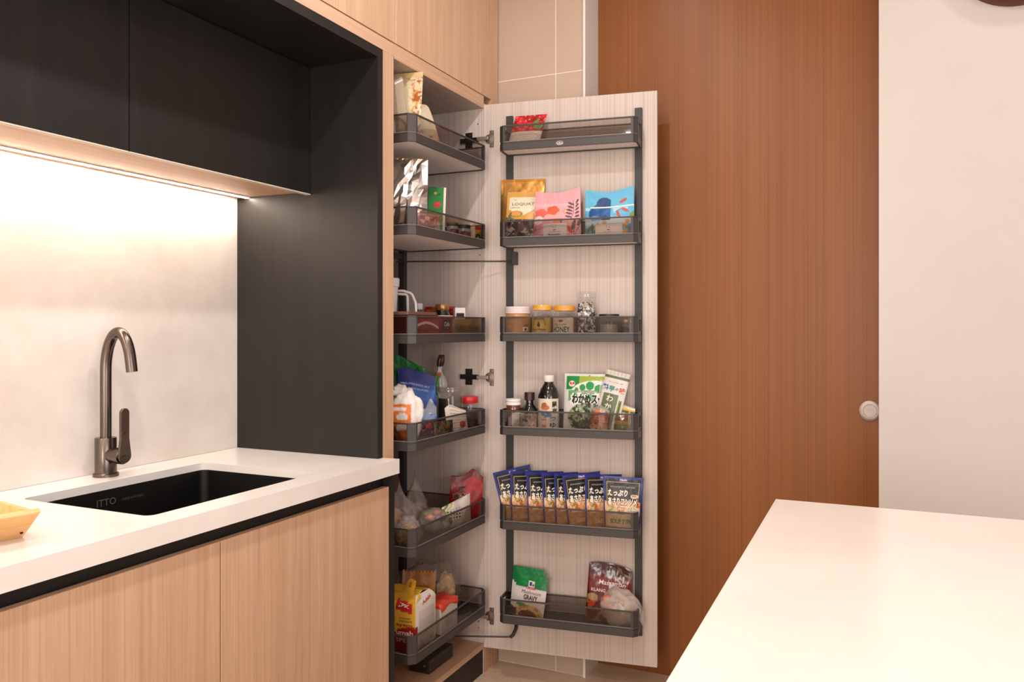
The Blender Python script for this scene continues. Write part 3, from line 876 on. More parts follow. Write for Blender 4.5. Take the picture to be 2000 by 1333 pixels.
def pouch(name, label, cat, loc, rot, W, H, D, art, mat, texts=(), group=None, top=None, side=None, shear=0.0, kind='stand', wr=0.0012, wsc=30.0, seed=1, cell=0.0019, seal=0.9, facet=0.0, ridge=0.0, parts=True):
    root = thing(name, label, cat, loc, rot, group)
    nu = max(8, int(W/cell)); nv = max(8, int(H/cell))
    u = np.linspace(0, 1, nu+1); v = np.linspace(0, 1, nv+1)
    U, V = np.meshgrid(u, v)
    sd = side(V) if side else 1.0
    X = (U-0.5)*W*sd + shear*V
    Z = V*H
    if top is not None: Z = Z + top(U)*V**3
    b = np.clip(1-np.abs(2*U-1)**2.6, 0, 1)**0.75
    if kind == 'stand':
        t = np.clip((seal-V)/(seal-0.22), 0, 1); p = t*t*(3-2*t)
        p = np.minimum(p, 0.75+V*2)
    elif kind == 'flat':
        p = np.clip(np.minimum(V/0.08, (1-V)/0.08), 0, 1)
    else:
        p = np.clip(np.sin(PI*np.clip(V, 0, 1)), 0, 1)**0.55
    nz = (fnoise(U*W*wsc, V*H*wsc, seed, 3)-0.5)*2
    if ridge:
        rz = np.abs(fnoise(U*W*wsc*0.8, V*H*wsc*0.45, seed+9, 2)-0.5)*2
        nz = nz*0.3 - ridge*(1-rz*2.2)
    edge = np.clip(np.minimum(np.minimum(U, 1-U)/0.05, np.minimum(1-V, 1)/0.03), 0.15, 1)
    Yf = -(0.0006 + D/2*b*p) - wr*nz*edge
    Yb = (0.0006 + D/2*b*p)
    if facet:
        rg = np.random.default_rng(seed)
        jx = rg.uniform(-0.38, 0.38, X.shape)*W/nu; jz = rg.uniform(-0.42, 0.42, X.shape)*H/nv
        inn = (U > 0) & (U < 1) & (V > 0) & (V < 1)
        X = X+jx*inn; Z = Z+jz*inn
        fold = np.abs(((U*5.2+V*1.4+0.3*np.sin(V*9)) % 1)-0.5)*2
        Yf = Yf-(rg.uniform(-0.5, 0.5, X.shape)*facet+fold*facet*1.3)*inn
    Pf = np.stack([X, Yf, Z], -1); Pb = np.stack([X, Yb, Z], -1)
    A = art(U, V, W, H)
    C = A.c.reshape(-1, 3)
    if A.m is not None: C = np.concatenate([C, A.m.reshape(-1, 1)], 1)
    Fc = grid_faces(nu, nv)
    nF = (nu+1)*(nv+1)
    st = 3 if not facet else 1
    iu = np.unique(np.r_[np.arange(0, nu+1, st), nu]); iv = np.unique(np.r_[np.arange(0, nv+1, st), nv])
    Pbc = Pb[np.ix_(iv, iu)]; Cb = np.zeros((len(iv)*len(iu), C.shape[1]))+np.median(C, axis=0)
    Fb = grid_faces(len(iu)-1, len(iv)-1, True)+nF
    # closing strips (left, right, bottom) between coarse back and the matching front points
    S = []
    fi = lambda a, c: iv[a]*(nu+1)+iu[c]
    bi = lambda a, c: nF+a*len(iu)+c
    for a in range(len(iv)-1):
        S.append([bi(a, 0), fi(a, 0), fi(a+1, 0), bi(a+1, 0)])
        e = len(iu)-1
        S.append([fi(a, e), bi(a, e), bi(a+1, e), fi(a+1, e)])
    for c in range(len(iu)-1):
        S.append([bi(0, c), bi(0, c+1), fi(0, c+1), fi(0, c)])
    VV = np.concatenate([Pf.reshape(-1, 3), Pbc.reshape(-1, 3)]); CC = np.concatenate([C, Cb])
    rows = int(nv*0.935) if not facet else nv-1
    if parts and kind != 'x':
        body = Fc[:rows*nu]; sealf = Fc[rows*nu:]
        used = np.unique(sealf); remap = -np.ones(len(VV), int); remap[used] = np.arange(len(used))
        mk('top_seal', VV[used], remap[sealf], mat, root, not facet, CC[used])
    else: body = Fc
    o = mk('pouch_body', VV, body.tolist()+Fb.tolist()+S, mat, root, not facet, CC)
    if texts: lettering(Pf, W, H, texts, root, PAPER if mat is PAPER else FILMM)
    return root

def wrap(name, parent, r, z0, z1, a0, a1, art, mat, texts=(), cell=0.0018, prof=None):
    """a label wrapped on a round body; angle measured so that the middle faces -Y"""
    W = abs(a1-a0)*r; H = z1-z0
    nu = max(8, int(W/cell)); nv = max(4, int(H/cell))
    U, V = np.meshgrid(np.linspace(0, 1, nu+1), np.linspace(0, 1, nv+1))
    A = a0+(a1-a0)*U - PI/2
    Z = z0+(z1-z0)*V
    Rr = (prof(Z) if prof else r) + 0.0004
    P = np.stack([Rr*np.cos(A), Rr*np.sin(A), Z], -1)
    C = art(U, V, W, H).c.reshape(-1, 3)
    o = mk(name, P.reshape(-1, 3), grid_faces(nu, nv), mat, parent, True, C)
    if texts: lettering(P, W, H, texts, o, mat)
    return o

def facesheet(P00, ux, vz, W, H, art, off=0.0, cell=0.0022):
    nu = max(4, int(W/cell)); nv = max(4, int(H/cell))
    U, V = np.meshgrid(np.linspace(0, 1, nu+1), np.linspace(0, 1, nv+1))
    P = np.array(P00)+U[..., None]*W*np.array(ux)+V[..., None]*H*np.array(vz)
    return P, art(U, V, W, H).c.reshape(-1, 3), grid_faces(nu, nv)

def carton(name, label, cat, loc, rot, W, D, H, body, front=None, right=None, topart=None, tf=(), trr=(), tt=(), group=None, mat=None):
    """box standing on its base, front at -Y, right side at +X"""
    root = thing(name, label, cat, loc, rot, group)
    mat = mat or PAPER
    MB().box((-W/2, -D/2, 0), (W/2, D/2, H)).build('carton_body', pbr(body, 0.6), root, bevel=0.0008)
    e = 0.0004
    for nm, art, tx, (P0, ux, vz, w_, h_) in (
        ('front_print', front, tf, ((-W/2, -D/2-e, 0), (1, 0, 0), (0, 0, 1), W, H)),
        ('side_print', right, trr, ((W/2+e, -D/2, 0), (0, 1, 0), (0, 0, 1), D, H)),
        ('top_print', topart, tt, ((-W/2, -D/2, H+e), (1, 0, 0), (0, 1, 0), W, D))):
        if art:
            P, C, F = facesheet(P0, ux, vz, w_, h_, art)
            o = mk(nm, P.reshape(-1, 3), F, mat, root, False, C)
            if tx: lettering(P, w_, h_, tx, o, mat)
    return root

def lat(name, prof, mat, parent, n=36, deg=40):
    return autosmooth(MB().lathe(prof, n).build(name, mat, parent), deg)

from mathutils import noise as mnoise
def blob(name, parent, mat, size, center, amp=0.15, freq=2.2, seed=0.0, sub=4, shape=None, fine=0.05, smooth=False, col=None):
    bm = bmesh.new(); bmesh.ops.create_icosphere(bm, subdivisions=sub, radius=1.0)
    V = []
    for v in bm.verts:
        d = v.co.normalized()
        q = d*freq + Vector((seed, seed*1.3, -seed))
        f = 1+amp*mnoise.noise(q)*2 + fine*(abs(mnoise.noise(q*3.3))*2-0.5)
        p = Vector((d.x*size[0], d.y*size[1], d.z*size[2]))*f
        if shape: p = shape(d, p)
        V.append(Vector(center)+p)
    F = [[v.index for v in f.verts] for f in bm.faces]
    bm.free()
    c = None
    if col is not None:
        Vn = np.array([tuple(v) for v in V]); c = col(Vn)
    return mk(name, [tuple(v) for v in V], F, mat, parent, smooth, c)

def dloc(s, w, k): 
    return dpt(s, w, DZ[k]+0.0146)
def iloc(X, Y, k): return (X, Y, IZ[k]+0.0146)
R_ = math.radians
def drot(lean=0, roll=0, yaw=0): return (R_(lean), R_(roll), DA+R_(yaw))
def irot(lean=0, roll=0, yaw=31): return (R_(lean), R_(roll), R_(yaw))

# ------------------------------------------------------------------ on the door, topmost tray
def art_berry(U, V, W, H):
    a = Art(U, V, W, H, '#ddd2c8')
    rg = np.sin(np.hypot((U-0.55)*W, (V+0.05)*H)*700+a.nz(60, 4)*6) > 0.55
    a.mix(rg & (V < 0.48), '#b9aaa0', 0.6)
    a.ell(0.55, 0.02, 0.30, 0.12, '#c2593c', a=0.9)
    a.mix((V > 0.48), '#7d0f12')
    q = np.random.default_rng(5)
    for k in range(46):
        cu, cv = q.random(), 0.52+q.random()*0.48; r = 0.06+0.05*q.random()
        m = a.ellmask(cu, cv, r, r) & (V > 0.47)
        a.mix(m, ['#b3161c', '#c9242a', '#9a1016', '#d23a44'][k % 4]); a.mix(a.ellmask(cu-0.02, cv+0.02, r*0.3, r*0.22) & (V > 0.47), '#e88a8a', 0.8)
    for cu, cv, ro in ((0.72, 0.78, 50), (0.86, 0.62, 10), (0.80, 0.60, -20)): a.ell(cu, cv, 0.12, 0.05, '#4f8a38', ro)
    return a
pouch('berry_packet', 'small red and white packet printed with berries and green leaves', 'packet', dloc(0.168, 0.068, 0), drot(-10, 0, 0), 0.116, 0.122, 0.03, art_berry, FILM, shear=0.028, seed=2)

# ------------------------------------------------------------------ on the door, second tray
def art_gold(U, V, W, H):
    a = Art(U, V, W, H, '#d8a25a')
    a.mix((U < 0.06) | (U > 0.94) | (V > 0.955), '#c08a44')
    a.mix((U > 0.17) & (U < 0.86) & (V < 0.40), '#2e1a12')
    a.mix((U > 0.17) & (U < 0.86) & (V < 0.40) & (a.nz(50, 8) > 0.6), '#6b4a3a', 0.7)
    a.mix((U > 0.17) & (U < 0.86) & (V < 0.40) & (a.nz(90, 11) > 0.68), '#b9a9a0', 0.7)  # glints on the dark see-through film, painted into the print
    a.rect(0.19, 0.36, 0.86, 0.80, '#d9a24f')
    a.mix((U > 0.22) & (U < 0.86) & (V > 0.40) & (V < 0.71), '#e7dcc0')
    a.mix((U > 0.19) & (U < 0.86) & (V > 0.36) & (V < 0.47+0.05*np.sin(U*9)), '#d79a3a')
    a.ell(0.40, 0.445, 0.16, 0.07, '#7a8a5a')
    for cu, cv in ((0.33, 0.45), (0.38, 0.465), (0.43, 0.455), (0.47, 0.445), (0.40, 0.44)): a.ell(cu, cv, 0.045, 0.045, '#e39a4e')
    for cu, cv, ro in ((0.25, 0.42, 60), (0.23, 0.38, 30), (0.30, 0.37, -20)): a.ell(cu, cv, 0.08, 0.025, '#5b6e55', ro)
    a.m = np.where((U > 0.17) & (U < 0.86) & (V < 0.80), 0.0, 0.85)
    return a
pouch('gold_pouch', 'shiny gold foil pouch with cream label and dark see-through lower half', 'pouch', dloc(0.150, 0.036, 1), drot(-5, 1.5, 0), 0.168, 0.237, 0.036, art_gold, FOILP,
      [dict(t='LOQUAT', u=0.55, v=0.60, h=0.075, w=0.52, col='#6b5a44'), dict(t='LEAVES', u=0.37, v=0.545, h=0.028, w=0.22, col='#8a785c'), dict(t='(', u=0.33, v=0.675, h=0.05, col='#3a3a3a', rot=40), dict(t='J', u=0.37, v=0.675, h=0.045, col='#3a3a3a', rot=-20)],
      side=lambda V: 0.90+0.10*V, kind='stand', wr=0.0022, wsc=22, seed=6, seal=0.95)

def art_pink(U, V, W, H):
    a = Art(U, V, W, H, '#e6a3a8')
    a.mix((V > 0.72), '#e8a0a6'); a.rect(0, 0.70, 1, 0.76, '#efb4b6', 0.8)
    wx = a.nz(70, 4)*0.03
    for cu, cv, s, c in ((0.16, 0.56, 1.0, '#e8695a'), (0.42, 0.62, 1.0, '#e2603f')):
        for k in range(5):
            q = 2*PI*k/5
            a.mix(a.ellmask(cu+0.07*s*math.cos(q)+0*wx, cv+0.055*s*math.sin(q), 0.075*s, 0.05*s), c)
    a.rect(0.33, 0.675, 0.50, 0.70, '#cc5a3c')
    a.ell(0.69, 0.585, 0.05, 0.05, '#e58a72'); a.ell(0.69, 0.585, 0.025, 0.025, '#f0b49a')
    a.ell(0.30, 0.32, 0.045, 0.03, '#dd7c62'); a.ell(0.74, 0.34, 0.05, 0.03, '#e3a05a')
    for k in (-2, -1, 0, 1, 2): a.ell(0.53+0.03*k, 0.375, 0.022, 0.075, '#e2894a', rot=-k*9)
    a.ell(0.62, 0.36, 0.02, 0.08, '#7a6a4a', 10)
    stem = (np.abs(U-(0.86+0.05*(V-0.6)-0.9*(V-0.62)**2)) < 0.006) & (V > 0.42) & (V < 0.80); a.mix(stem, '#5b4038')
    for k in range(5):
        a.ell(0.80-0.01*k, 0.73-0.065*k, 0.07, 0.021, '#57413a', -28+k*4); a.ell(0.93, 0.76-0.07*k, 0.05, 0.02, '#57413a', 60-k*10)
    stem = (np.abs(U-(0.88+0.12*(V-0.2))) < 0.007) & (V < 0.40); a.mix(stem, '#6b4a42')
    a.mix((np.abs(U-(0.98-0.5*(0.3-V))) < 0.006) & (V < 0.30) & (V > 0.05), '#6b4a42')
    a.ell(0.87, 0.30, 0.11, 0.035, '#6d5c4c', 75); a.ell(0.97, 0.35, 0.07, 0.03, '#6d5c4c', 70)
    a.ell(0.80, 0.20, 0.08, 0.04, '#c94a30', 120)
    a.ell(0.21, 0.04, 0.09, 0.045, '#a8392c', 60); a.ell(0.05, 0.25, 0.06, 0.05, '#c2707a', 30)
    a.mix((U < 0.2) & (V < 0.34), '#b5708a', 0.35)
    a.ell(0.12, 0.42, 0.11, 0.09, '#e9d4cf'); a.ell(0.115, 0.43, 0.02, 0.016, '#2e2a28')
    a.rect(0.25, 0.0, 0.74, 0.34, '#e2d6d2')
    return a
TXTL = [dict(t='(', u=0.46, v=0.265, h=0.055, col='#3b3735', rot=40), dict(t='J', u=0.51, v=0.265, h=0.05, col='#3b3735', rot=-25), dict(t='-', u=0.49, v=0.205, h=0.012, w=0.06, col='#3b3735')]
ptop = lambda U: 0.013*(np.abs(2*U-1)**1.5) - 0.008 + 0.008*U
pouch('pink_pouch', 'pink stand-up pouch printed with coral flowers and a white label', 'pouch', dloc(0.294, 0.066, 1), drot(-4, 0, -2), 0.178, 0.178, 0.056, art_pink, FILMM,
      TXTL+[dict(t='FLOWER TEA', u=0.50, v=0.165, h=0.022, w=0.24, col='#7d7472'), dict(t='Boostmint', u=0.49, v=0.115, h=0.036, w=0.26, col='#3b3735', bold=0.02), dict(t='pyramid', u=0.49, v=0.055, h=0.022, w=0.14, col='#6b6462')], top=ptop, side=lambda V: 1-0.08*V, seed=11, seal=0.86, wr=0.0018)

def art_blue(U, V, W, H):
    a = Art(U, V, W, H, '#5fb0d4')
    a.mix((V < 0.66) & (a.nz(26, 3, sy=50) > 0.48), '#a9d8e6', 0.8)
    a.mix((V < 0.44) & (V > 0.30), '#dfe3dd', 0.75)
    m = (a.ellmask(0.36, 0.52, 0.28, 0.22) | a.ellmask(0.40, 0.72, 0.17, 0.16)) & (U < 0.53) & (V > 0.37)
    a.mix(m, '#1f4f86'); a.mix(m & (a.nz(60, 7) > 0.5), '#2d6aa4', 0.6); a.mix(m & (V > 0.66), '#1d3c66', 0.75)
    a.mix((a.ellmask(0.20, 0.40, 0.16, 0.07)), '#9db9d6', 0.5)
    for cu, cv, ro in ((0.78, 0.765, 20), (0.82, 0.575, -30), (0.69, 0.49, 110)): a.ell(cu, cv, 0.085, 0.033, '#b5553c', ro); 
    a.mix((np.abs(V-(0.55+0.5*(U-0.63))) < 0.006) & (U > 0.62) & (U < 0.75), '#7a4a3a')
    a.ell(0.98, 0.47, 0.07, 0.06, '#7f9448', 60)
    for k in range(6): a.ell(0.07+0.05*k, 0.15+0.03*(k % 3), 0.12, 0.022, ['#5f8a5a', '#7fa06a', '#3f7a78'][k % 3], 70+10*k)
    a.ell(0.25, 0.26, 0.1, 0.025, '#c9a86a', 60); a.ell(0.42, 0.33, 0.05, 0.03, '#e39a5a'); 
    for cu, cv in ((0.82, 0.26), (0.86, 0.15), (0.80, 0.12), (0.87, 0.33)): a.ell(cu, cv, 0.04, 0.045, '#e0a35a')
    a.rect(0.24, 0.0, 0.77, 0.29, '#eee0d4')
    a.rect(0.08, 0.635, 1.0, 0.665, '#8a9aa8'); a.rect(0.10, 0.645, 1.0, 0.672, '#f1ede8')
    return a
bp = pouch('blue_pouch', 'sky blue stand-up pouch with dark blue shape and white zip strip', 'pouch', dloc(0.482, 0.064, 1), drot(-4, -1, 0), 0.174, 0.175, 0.056, art_blue, FILMM,
      [dict(T, u=T['u']+0.01, v=T['v']-0.03) for T in TXTL]+[dict(t='FLORAL', u=0.50, v=0.135, h=0.022, w=0.16, col='#a89c90'), dict(t='chamomile', u=0.50, v=0.085, h=0.03, w=0.19, col='#7d7268', bold=0.01)], top=lambda U: 0.016*(np.abs(2*U-1)**1.4)-0.010+0.006*U, side=lambda V: 1-0.03*V, seed=15, seal=0.86, wr=0.002)

# ------------------------------------------------------------------ on the door, third tray: jars
k = 2
j = thing('peanut_butter_jar', 'wide jar of tan spread with a ribbed white lid', 'jar', dloc(0.149, 0.061, k), (0, 0, DA))
lat('jar_body', [(0.042, 0.0), (0.0465, 0.004), (0.047, 0.072), (0.044, 0.082), (0.043, 0.086)], pbr('#c08a52', 0.25, coat=0.6, name='tan_spread_jar'), j)
lat('lid', [(0.045, 0.083), (0.0475, 0.085), (0.0475, 0.092), (0.0465, 0.0925), (0.0475, 0.093), (0.0475, 0.101), (0.0465, 0.1015), (0.0475, 0.102), (0.047, 0.109), (0.0, 0.1095)], pbr('#e3d3d0', 0.4), j)
def art_pb(U, V, W, H):
    a = Art(U, V, W, H, '#b9803f'); a.rect(0.10, 0.62, 0.42, 0.68, '#a56f34'); a.ell(0.24, 0.28, 0.2, 0.13, '#a87238'); a.mix((V > 0.2) & (V < 0.32) & (U > 0.05) & (U < 0.45), '#8e5c2a', 0.7)
    a.rect(0.78, 0.25, 0.98, 0.48, '#e8ddd2'); a.mix((U > 0.80) & (U < 0.96) & (V > 0.29) & (V < 0.42) & (np.sin(U*420) > 0), '#33302e'); a.rect(0.80, 0.52, 0.96, 0.62, '#7d5a3a'); return a
wrap('label', j, 0.047, 0.006, 0.068, -1.2, 1.2, art_pb, FILM)

def honey(name, label, s, r, h, lid, art, texts, square, col):
    j = thing(name, label, 'jar', dloc(s, 0.060, 2), (0, 0, DA))
    hb = h*0.66
    lat('honey', [(0.0, 0.003), (r*0.93, 0.003), (r*0.95, hb*0.9), (0.0, hb*0.93)], pbr(col, 0.25, coat=0.5), j)
    lat('glass_body', [(r*0.9, 0.0), (r, 0.004), (r, hb*0.85), (r*0.95, hb), (r*0.85, h*0.76), (r*0.80, h*0.80), (r*0.80, h*0.86)], GLASSJ, j)
    lat('lid', [(r*0.86, h*0.84), (r*0.92, h*0.845), (r*0.92, h*0.97), (r*0.88, h), (0.0, h)], pbr(lid, 0.35, coat=0.2), j)
    wrap('label', j, r, 0.005, hb*0.94, -1.05, 1.05, art, PAPER, texts)
    return j
def art_h1(U, V, W, H):
    a = Art(U, V, W, H, '#c2a548'); a.ell(0.45, 0.62, 0.24, 0.34, '#d9bd62'); a.ell(0.45, 0.58, 0.07, 0.09, '#3d3a24'); a.ell(0.45, 0.72, 0.035, 0.035, '#3d3a24'); a.ell(0.93, 0.1, 0.07, 0.10, '#38554a')
    a.mix(a.ellmask(0.45, 0.60, 0.28, 0.38) & ~a.ellmask(0.45, 0.60, 0.255, 0.35) & (V > 0.55), '#a5502a'); return a
honey('honey_jar', 'honey jar with yellow label, narrower yellow lid, beside the tan spread', 0.240, 0.0385, 0.114, '#e0a63e', art_h1,
      [dict(t='CAPILANO', u=0.45, v=0.93, h=0.11, w=0.55, col='#8a3a22', bold=0.02), dict(t='Pure Honey', u=0.46, v=0.34, h=0.12, w=0.66, col='#4a3a1c', bold=0.015), dict(t='500g', u=0.45, v=0.13, h=0.06, col='#5a4a28')], True, '#c58a20')
def art_h2(U, V, W, H):
    a = Art(U, V, W, H, '#e2d2b8'); a.ell(0.45, 0.82, 0.10, 0.05, '#a83428'); a.mix(V < 0.10, '#c9a04a'); return a
honey('honey_jar', 'honey jar with white label and wide orange-yellow lid, beside the candy jar', 0.320, 0.0415, 0.111, '#e09a36', art_h2,
      [dict(t='HONEY', u=0.46, v=0.36, h=0.24, w=0.78, col='#2e5a3c', bold=0.03, out='#efe6d6', ob=0.06), dict(t='BEE HAPPY', u=0.46, v=0.62, h=0.09, w=0.5, col='#6a5a44')], False, '#b98a3a')

cj = thing('candy_jar', 'tall clear jar full of black and white wrapped sweets', 'jar', dloc(0.399, 0.060, k), (0, 0, DA))
lat('glass_body', [(0.031, 0.0), (0.033, 0.003), (0.033, 0.135), (0.032, 0.137), (0.032, 0.139)], GLASSJ, cj)
lat('lid', [(0.0335, 0.138), (0.0338, 0.139), (0.0338, 0.157), (0.033, 0.159), (0.0, 0.159)], GLASSJ, cj)
sw = MB(); q = random.Random(4)
for i in range(190):
    a_ = q.random()*2*PI; rr = 0.0285*math.sqrt(q.random()); z = 0.006+0.105*(i/190.0)
    M = Matrix.Translation((rr*math.cos(a_)*0.92, rr*math.sin(a_)*0.92, z+0.004)) @ Euler((q.random()*3, q.random()*3, q.random()*3)).to_matrix().to_4x4()
    c = [lin('#e6dcd6'), lin('#2a2a30'), lin('#d8cfca'), lin('#3a4250'), lin('#b9a090')][i % 5]
    sw.box((-0.008, -0.0045, -0.003), (0.008, 0.0045, 0.003), c=c, M=M)
    c2 = lin('#e9e0da') if i % 2 else lin('#33343c')
    sw.box((-0.0125, -0.003, -0.0008), (-0.0082, 0.003, 0.0008), c=c2, M=M); sw.box((0.0082, -0.003, -0.0008), (0.0125, 0.003, 0.0008), c=c2, M=M)
so = sw.build('wrapped_sweets', FILMG, cj, colors=True); so['kind'] = 'stuff'

sj = thing('spice_jar', 'short clear jar of grey powder with a flat black lid', 'jar', dloc(0.479, 0.058, k), (0, 0, DA))
lat('powder', [(0.0, 0.003), (0.031, 0.003), (0.031, 0.045), (0.0, 0.047)], pbr('#a39a92', 0.7), sj)
lat('glass_body', [(0.032, 0.0), (0.034, 0.003), (0.034, 0.066), (0.032, 0.071)], GLASSJ, sj)
lat('lid', [(0.034, 0.071), (0.0352, 0.072), (0.0352, 0.079), (0.034, 0.081), (0.0, 0.081)], pbr('#2a2626', 0.4), sj)
sj = thing('spice_jar', 'tiny jar of dark peppercorns with pale gold lid at tray end', 'jar', dloc(0.540, 0.076, k), (0, 0, DA))
lat('peppercorns', [(0.0, 0.002), (0.0165, 0.002), (0.0165, 0.036), (0.0, 0.038)], pbr('#3a2c22', 0.6, bump=1.0, bscale=500), sj)
lat('glass_body', [(0.017, 0.0), (0.018, 0.002), (0.018, 0.042), (0.0155, 0.050), (0.0155, 0.053)], GLASSJ, sj)
lat('lid', [(0.0165, 0.052), (0.017, 0.053), (0.017, 0.060), (0.0, 0.061)], pbr('#c9b59a', 0.35, 0.6), sj)

# ------------------------------------------------------------------ on the door, fourth tray
k = 3
j = thing('supplement_bottle', 'amber pill bottle with a ribbed white screw cap', 'bottle', dloc(0.133, 0.062, k), (0, 0, DA))
lat('bottle_body', [(0.025, 0.0), (0.027, 0.003), (0.027, 0.076), (0.0255, 0.085), (0.024, 0.088)], pbr('#6b3c1c', 0.15, coat=0.8, name='amber_glass'), j)
lat('cap', [(0.0255, 0.087), (0.028, 0.089), (0.028, 0.097), (0.0268, 0.0985), (0.028, 0.100), (0.028, 0.108), (0.0265, 0.110), (0.0, 0.1105)], pbr('#efe6e0', 0.45), j)
wrap('label', j, 0.027, 0.004, 0.062, 0.1, 1.7, lambda U, V, W, H: Art(U, V, W, H, '#cfc2b4').mix((np.sin(V*60) > 0.3) & (U > 0.1) & (U < 0.85), '#8d8176', 0.7), PAPER)

DARKB = pbr('#140f10', 0.12, coat=0.8, name='dark_sauce_bottle')
def art_soy(U, V, W, H):
    a = Art(U, V, W, H, '#b3a29a'); a.mix(a.nz(90, 5) > 0.6, '#8e7a72', 0.6); a.mix(V < 0.07, '#5a3430'); a.ell(0.80, 0.28, 0.13, 0.13, '#e0c7ae'); a.ell(0.80, 0.28, 0.06, 0.06, '#c98a52'); a.ell(0.86, 0.75, 0.1, 0.1, '#a58a7c'); a.ell(0.25, 0.2, 0.12, 0.1, '#7d5a60', a=0.6); return a
j = thing('soy_sauce_bottle', 'small dark sauce bottle with a maroon cap', 'bottle', dloc(0.193, 0.062, k), (0, 0, DA))
lat('bottle_body', [(0.028, 0.0), (0.031, 0.003), (0.031, 0.060), (0.029, 0.072), (0.022, 0.084), (0.015, 0.092), (0.0135, 0.098), (0.0135, 0.108)], DARKB, j)
lat('cap', [(0.017, 0.1065), (0.0185, 0.108), (0.0185, 0.132), (0.0175, 0.1345), (0.0, 0.135)], pbr('#3a1c1e', 0.35), j)
wrap('label', j, 0.031, 0.004, 0.060, -1.25, 1.25, art_soy, PAPER, [dict(t='かき', u=0.52, v=0.80, h=0.16, w=0.32, col='#231c1c', bold=0.02), dict(t='醤', u=0.45, v=0.58, h=0.15, col='#231c1c', bold=0.02), dict(t='油', u=0.30, v=0.62, h=0.12, col='#231c1c', bold=0.02)])

def art_tsuyu(U, V, W, H):
    a = Art(U, V, W, H, '#ddd0bc'); a.mix(U < 0.2, '#cdb98f', 0.6)
    a.ell(0.45, 0.72, 0.16, 0.10, '#b9734e'); a.ell(0.42, 0.80, 0.10, 0.09, '#a5603e'); a.ell(0.40, 0.60, 0.14, 0.05, '#d9b89c')
    a.ell(0.50, 0.50, 0.20, 0.09, '#2f7fc0', -12); a.ell(0.36, 0.53, 0.07, 0.10, '#3a8ccb', 20); a.ell(0.47, 0.51, 0.05, 0.03, '#9fc8e6')
    a.ell(0.15, 0.55, 0.06, 0.12, '#b59a5c'); a.rect(0.33, 0.08, 0.50, 0.36, '#b5532c', 0.85); a.rect(0.62, 0.02, 1.0, 0.44, '#8fa0bc', 0.55); return a
j = thing('soup_base_bottle', 'large dark sauce bottle with white cap and cream label', 'bottle', dloc(0.264, 0.062, k), (0, 0, DA))
lat('bottle_body', [(0.034, 0.0), (0.0385, 0.004), (0.0385, 0.118), (0.037, 0.128), (0.030, 0.148), (0.020, 0.163), (0.0165, 0.168), (0.0165, 0.176)], DARKB, j)
lat('cap', [(0.0175, 0.174), (0.0188, 0.176), (0.0188, 0.194), (0.018, 0.197), (0.0, 0.1975)], pbr('#efe5df', 0.45), j)
wrap('label', j, 0.0385, 0.006, 0.116, -1.3, 1.3, art_tsuyu, PAPER, [dict(t='昆', u=0.80, v=0.82, h=0.20, col='#1e1a1a', bold=0.03), dict(t='布', u=0.80, v=0.62, h=0.20, col='#1e1a1a', bold=0.03), dict(t='つ', u=0.74, v=0.36, h=0.14, w=0.22, col='#20306a', bold=0.035, out='#eee6e0', ob=0.07), dict(t='ゆ', u=0.74, v=0.16, h=0.20, w=0.24, col='#1e2440', bold=0.035, out='#eee6e0', ob=0.07), dict(t='一', u=0.46, v=0.40, h=0.02, w=0.14, col='#2a2020', bold=0.03), dict(t='番', u=0.42, v=0.24, h=0.16, col='#f0dccc', bold=0.02)])

def art_wakame(U, V, W, H):
    a = Art(U, V, W, H, '#dfdbd6')
    a.mix((U > 0.06) & (U < 0.98) & (V > 0.835) & (V < 0.955), '#9cb03c'); a.mix((U > 0.06) & (U < 0.38) & (V > 0.72) & (V < 0.955), '#1f8a44')
    a.mix((((U-0.75)/0.62)**2+((V-0.60)/0.28)**2 < 1), '#e9e4de')
    for cu, cv, r in ((0.64, 0.79, 0.10), (0.46, 0.76, 0.075), (0.85, 0.74, 0.10), (0.32, 0.72, 0.05), (0.98, 0.76, 0.1)): a.ell(cu, cv, r, r, '#23954c')
    a.mix((U > 0.12) & (V > 0.52) & (V < 0.71) & (a.nz(60, 5) > 0.42), '#2b9a50', 0.85)
    a.mix((U > 0.86) & (V > 0.60) & (V < 0.9), '#dcd7cf', 0.5)
    a.rect(0.16, 0.80, 0.26, 0.84, '#eee8e2'); a.ell(0.20, 0.82, 0.075, 0.075, '#efe8e2'); a.ell(0.17, 0.83, 0.03, 0.035, '#d2402e'); a.ell(0.24, 0.83, 0.03, 0.03, '#c93a2e'); a.ell(0.20, 0.80, 0.02, 0.02, '#e0a23a')
    m = a.ellmask(0.62, 0.24, 0.50, 0.36) & (V < 0.50)
    a.mix(m, '#93a07c'); n = a.nz(110, 8, 4); a.mix(m & (n > 0.47), '#3d5230'); a.mix(m & (n > 0.58), '#1f2a1c'); a.mix(m & (a.nz(90, 14) > 0.68), '#c3c9a8')
    a.mix(a.ellmask(0.66, 0.10, 0.38, 0.15) & m, '#20281a', 0.75)
    a.mix(a.ellmask(0.62, 0.24, 0.54, 0.40) & ~a.ellmask(0.62, 0.24, 0.50, 0.36) & (V < 0.3), '#c9cfc2'); a.ell(0.62, 0.965, 0.02, 0.015, '#5a6a30'); return a
pouch('seaweed_bag', 'wide white and green seaweed bag with large black lettering', 'bag', dloc(0.388, 0.052, k), drot(-6, 0, -3), 0.150, 0.203, 0.03, art_wakame, FILM,
      [dict(t='わかめスープ', u=0.68, v=0.565, h=0.24, w=1.04, col='#1c1a18', bold=0.055, out='#f4f0ea', ob=0.10), dict(t='わかめたっぷりおいしさ一番', u=0.66, v=0.685, h=0.06, w=0.72, col='#c2404a', bold=0.01, out='#f0e8e4', ob=0.05), dict(t='リケン', u=0.20, v=0.765, h=0.03, w=0.14, col='#2a2624', bold=0.02)], kind='pillow', seed=21)

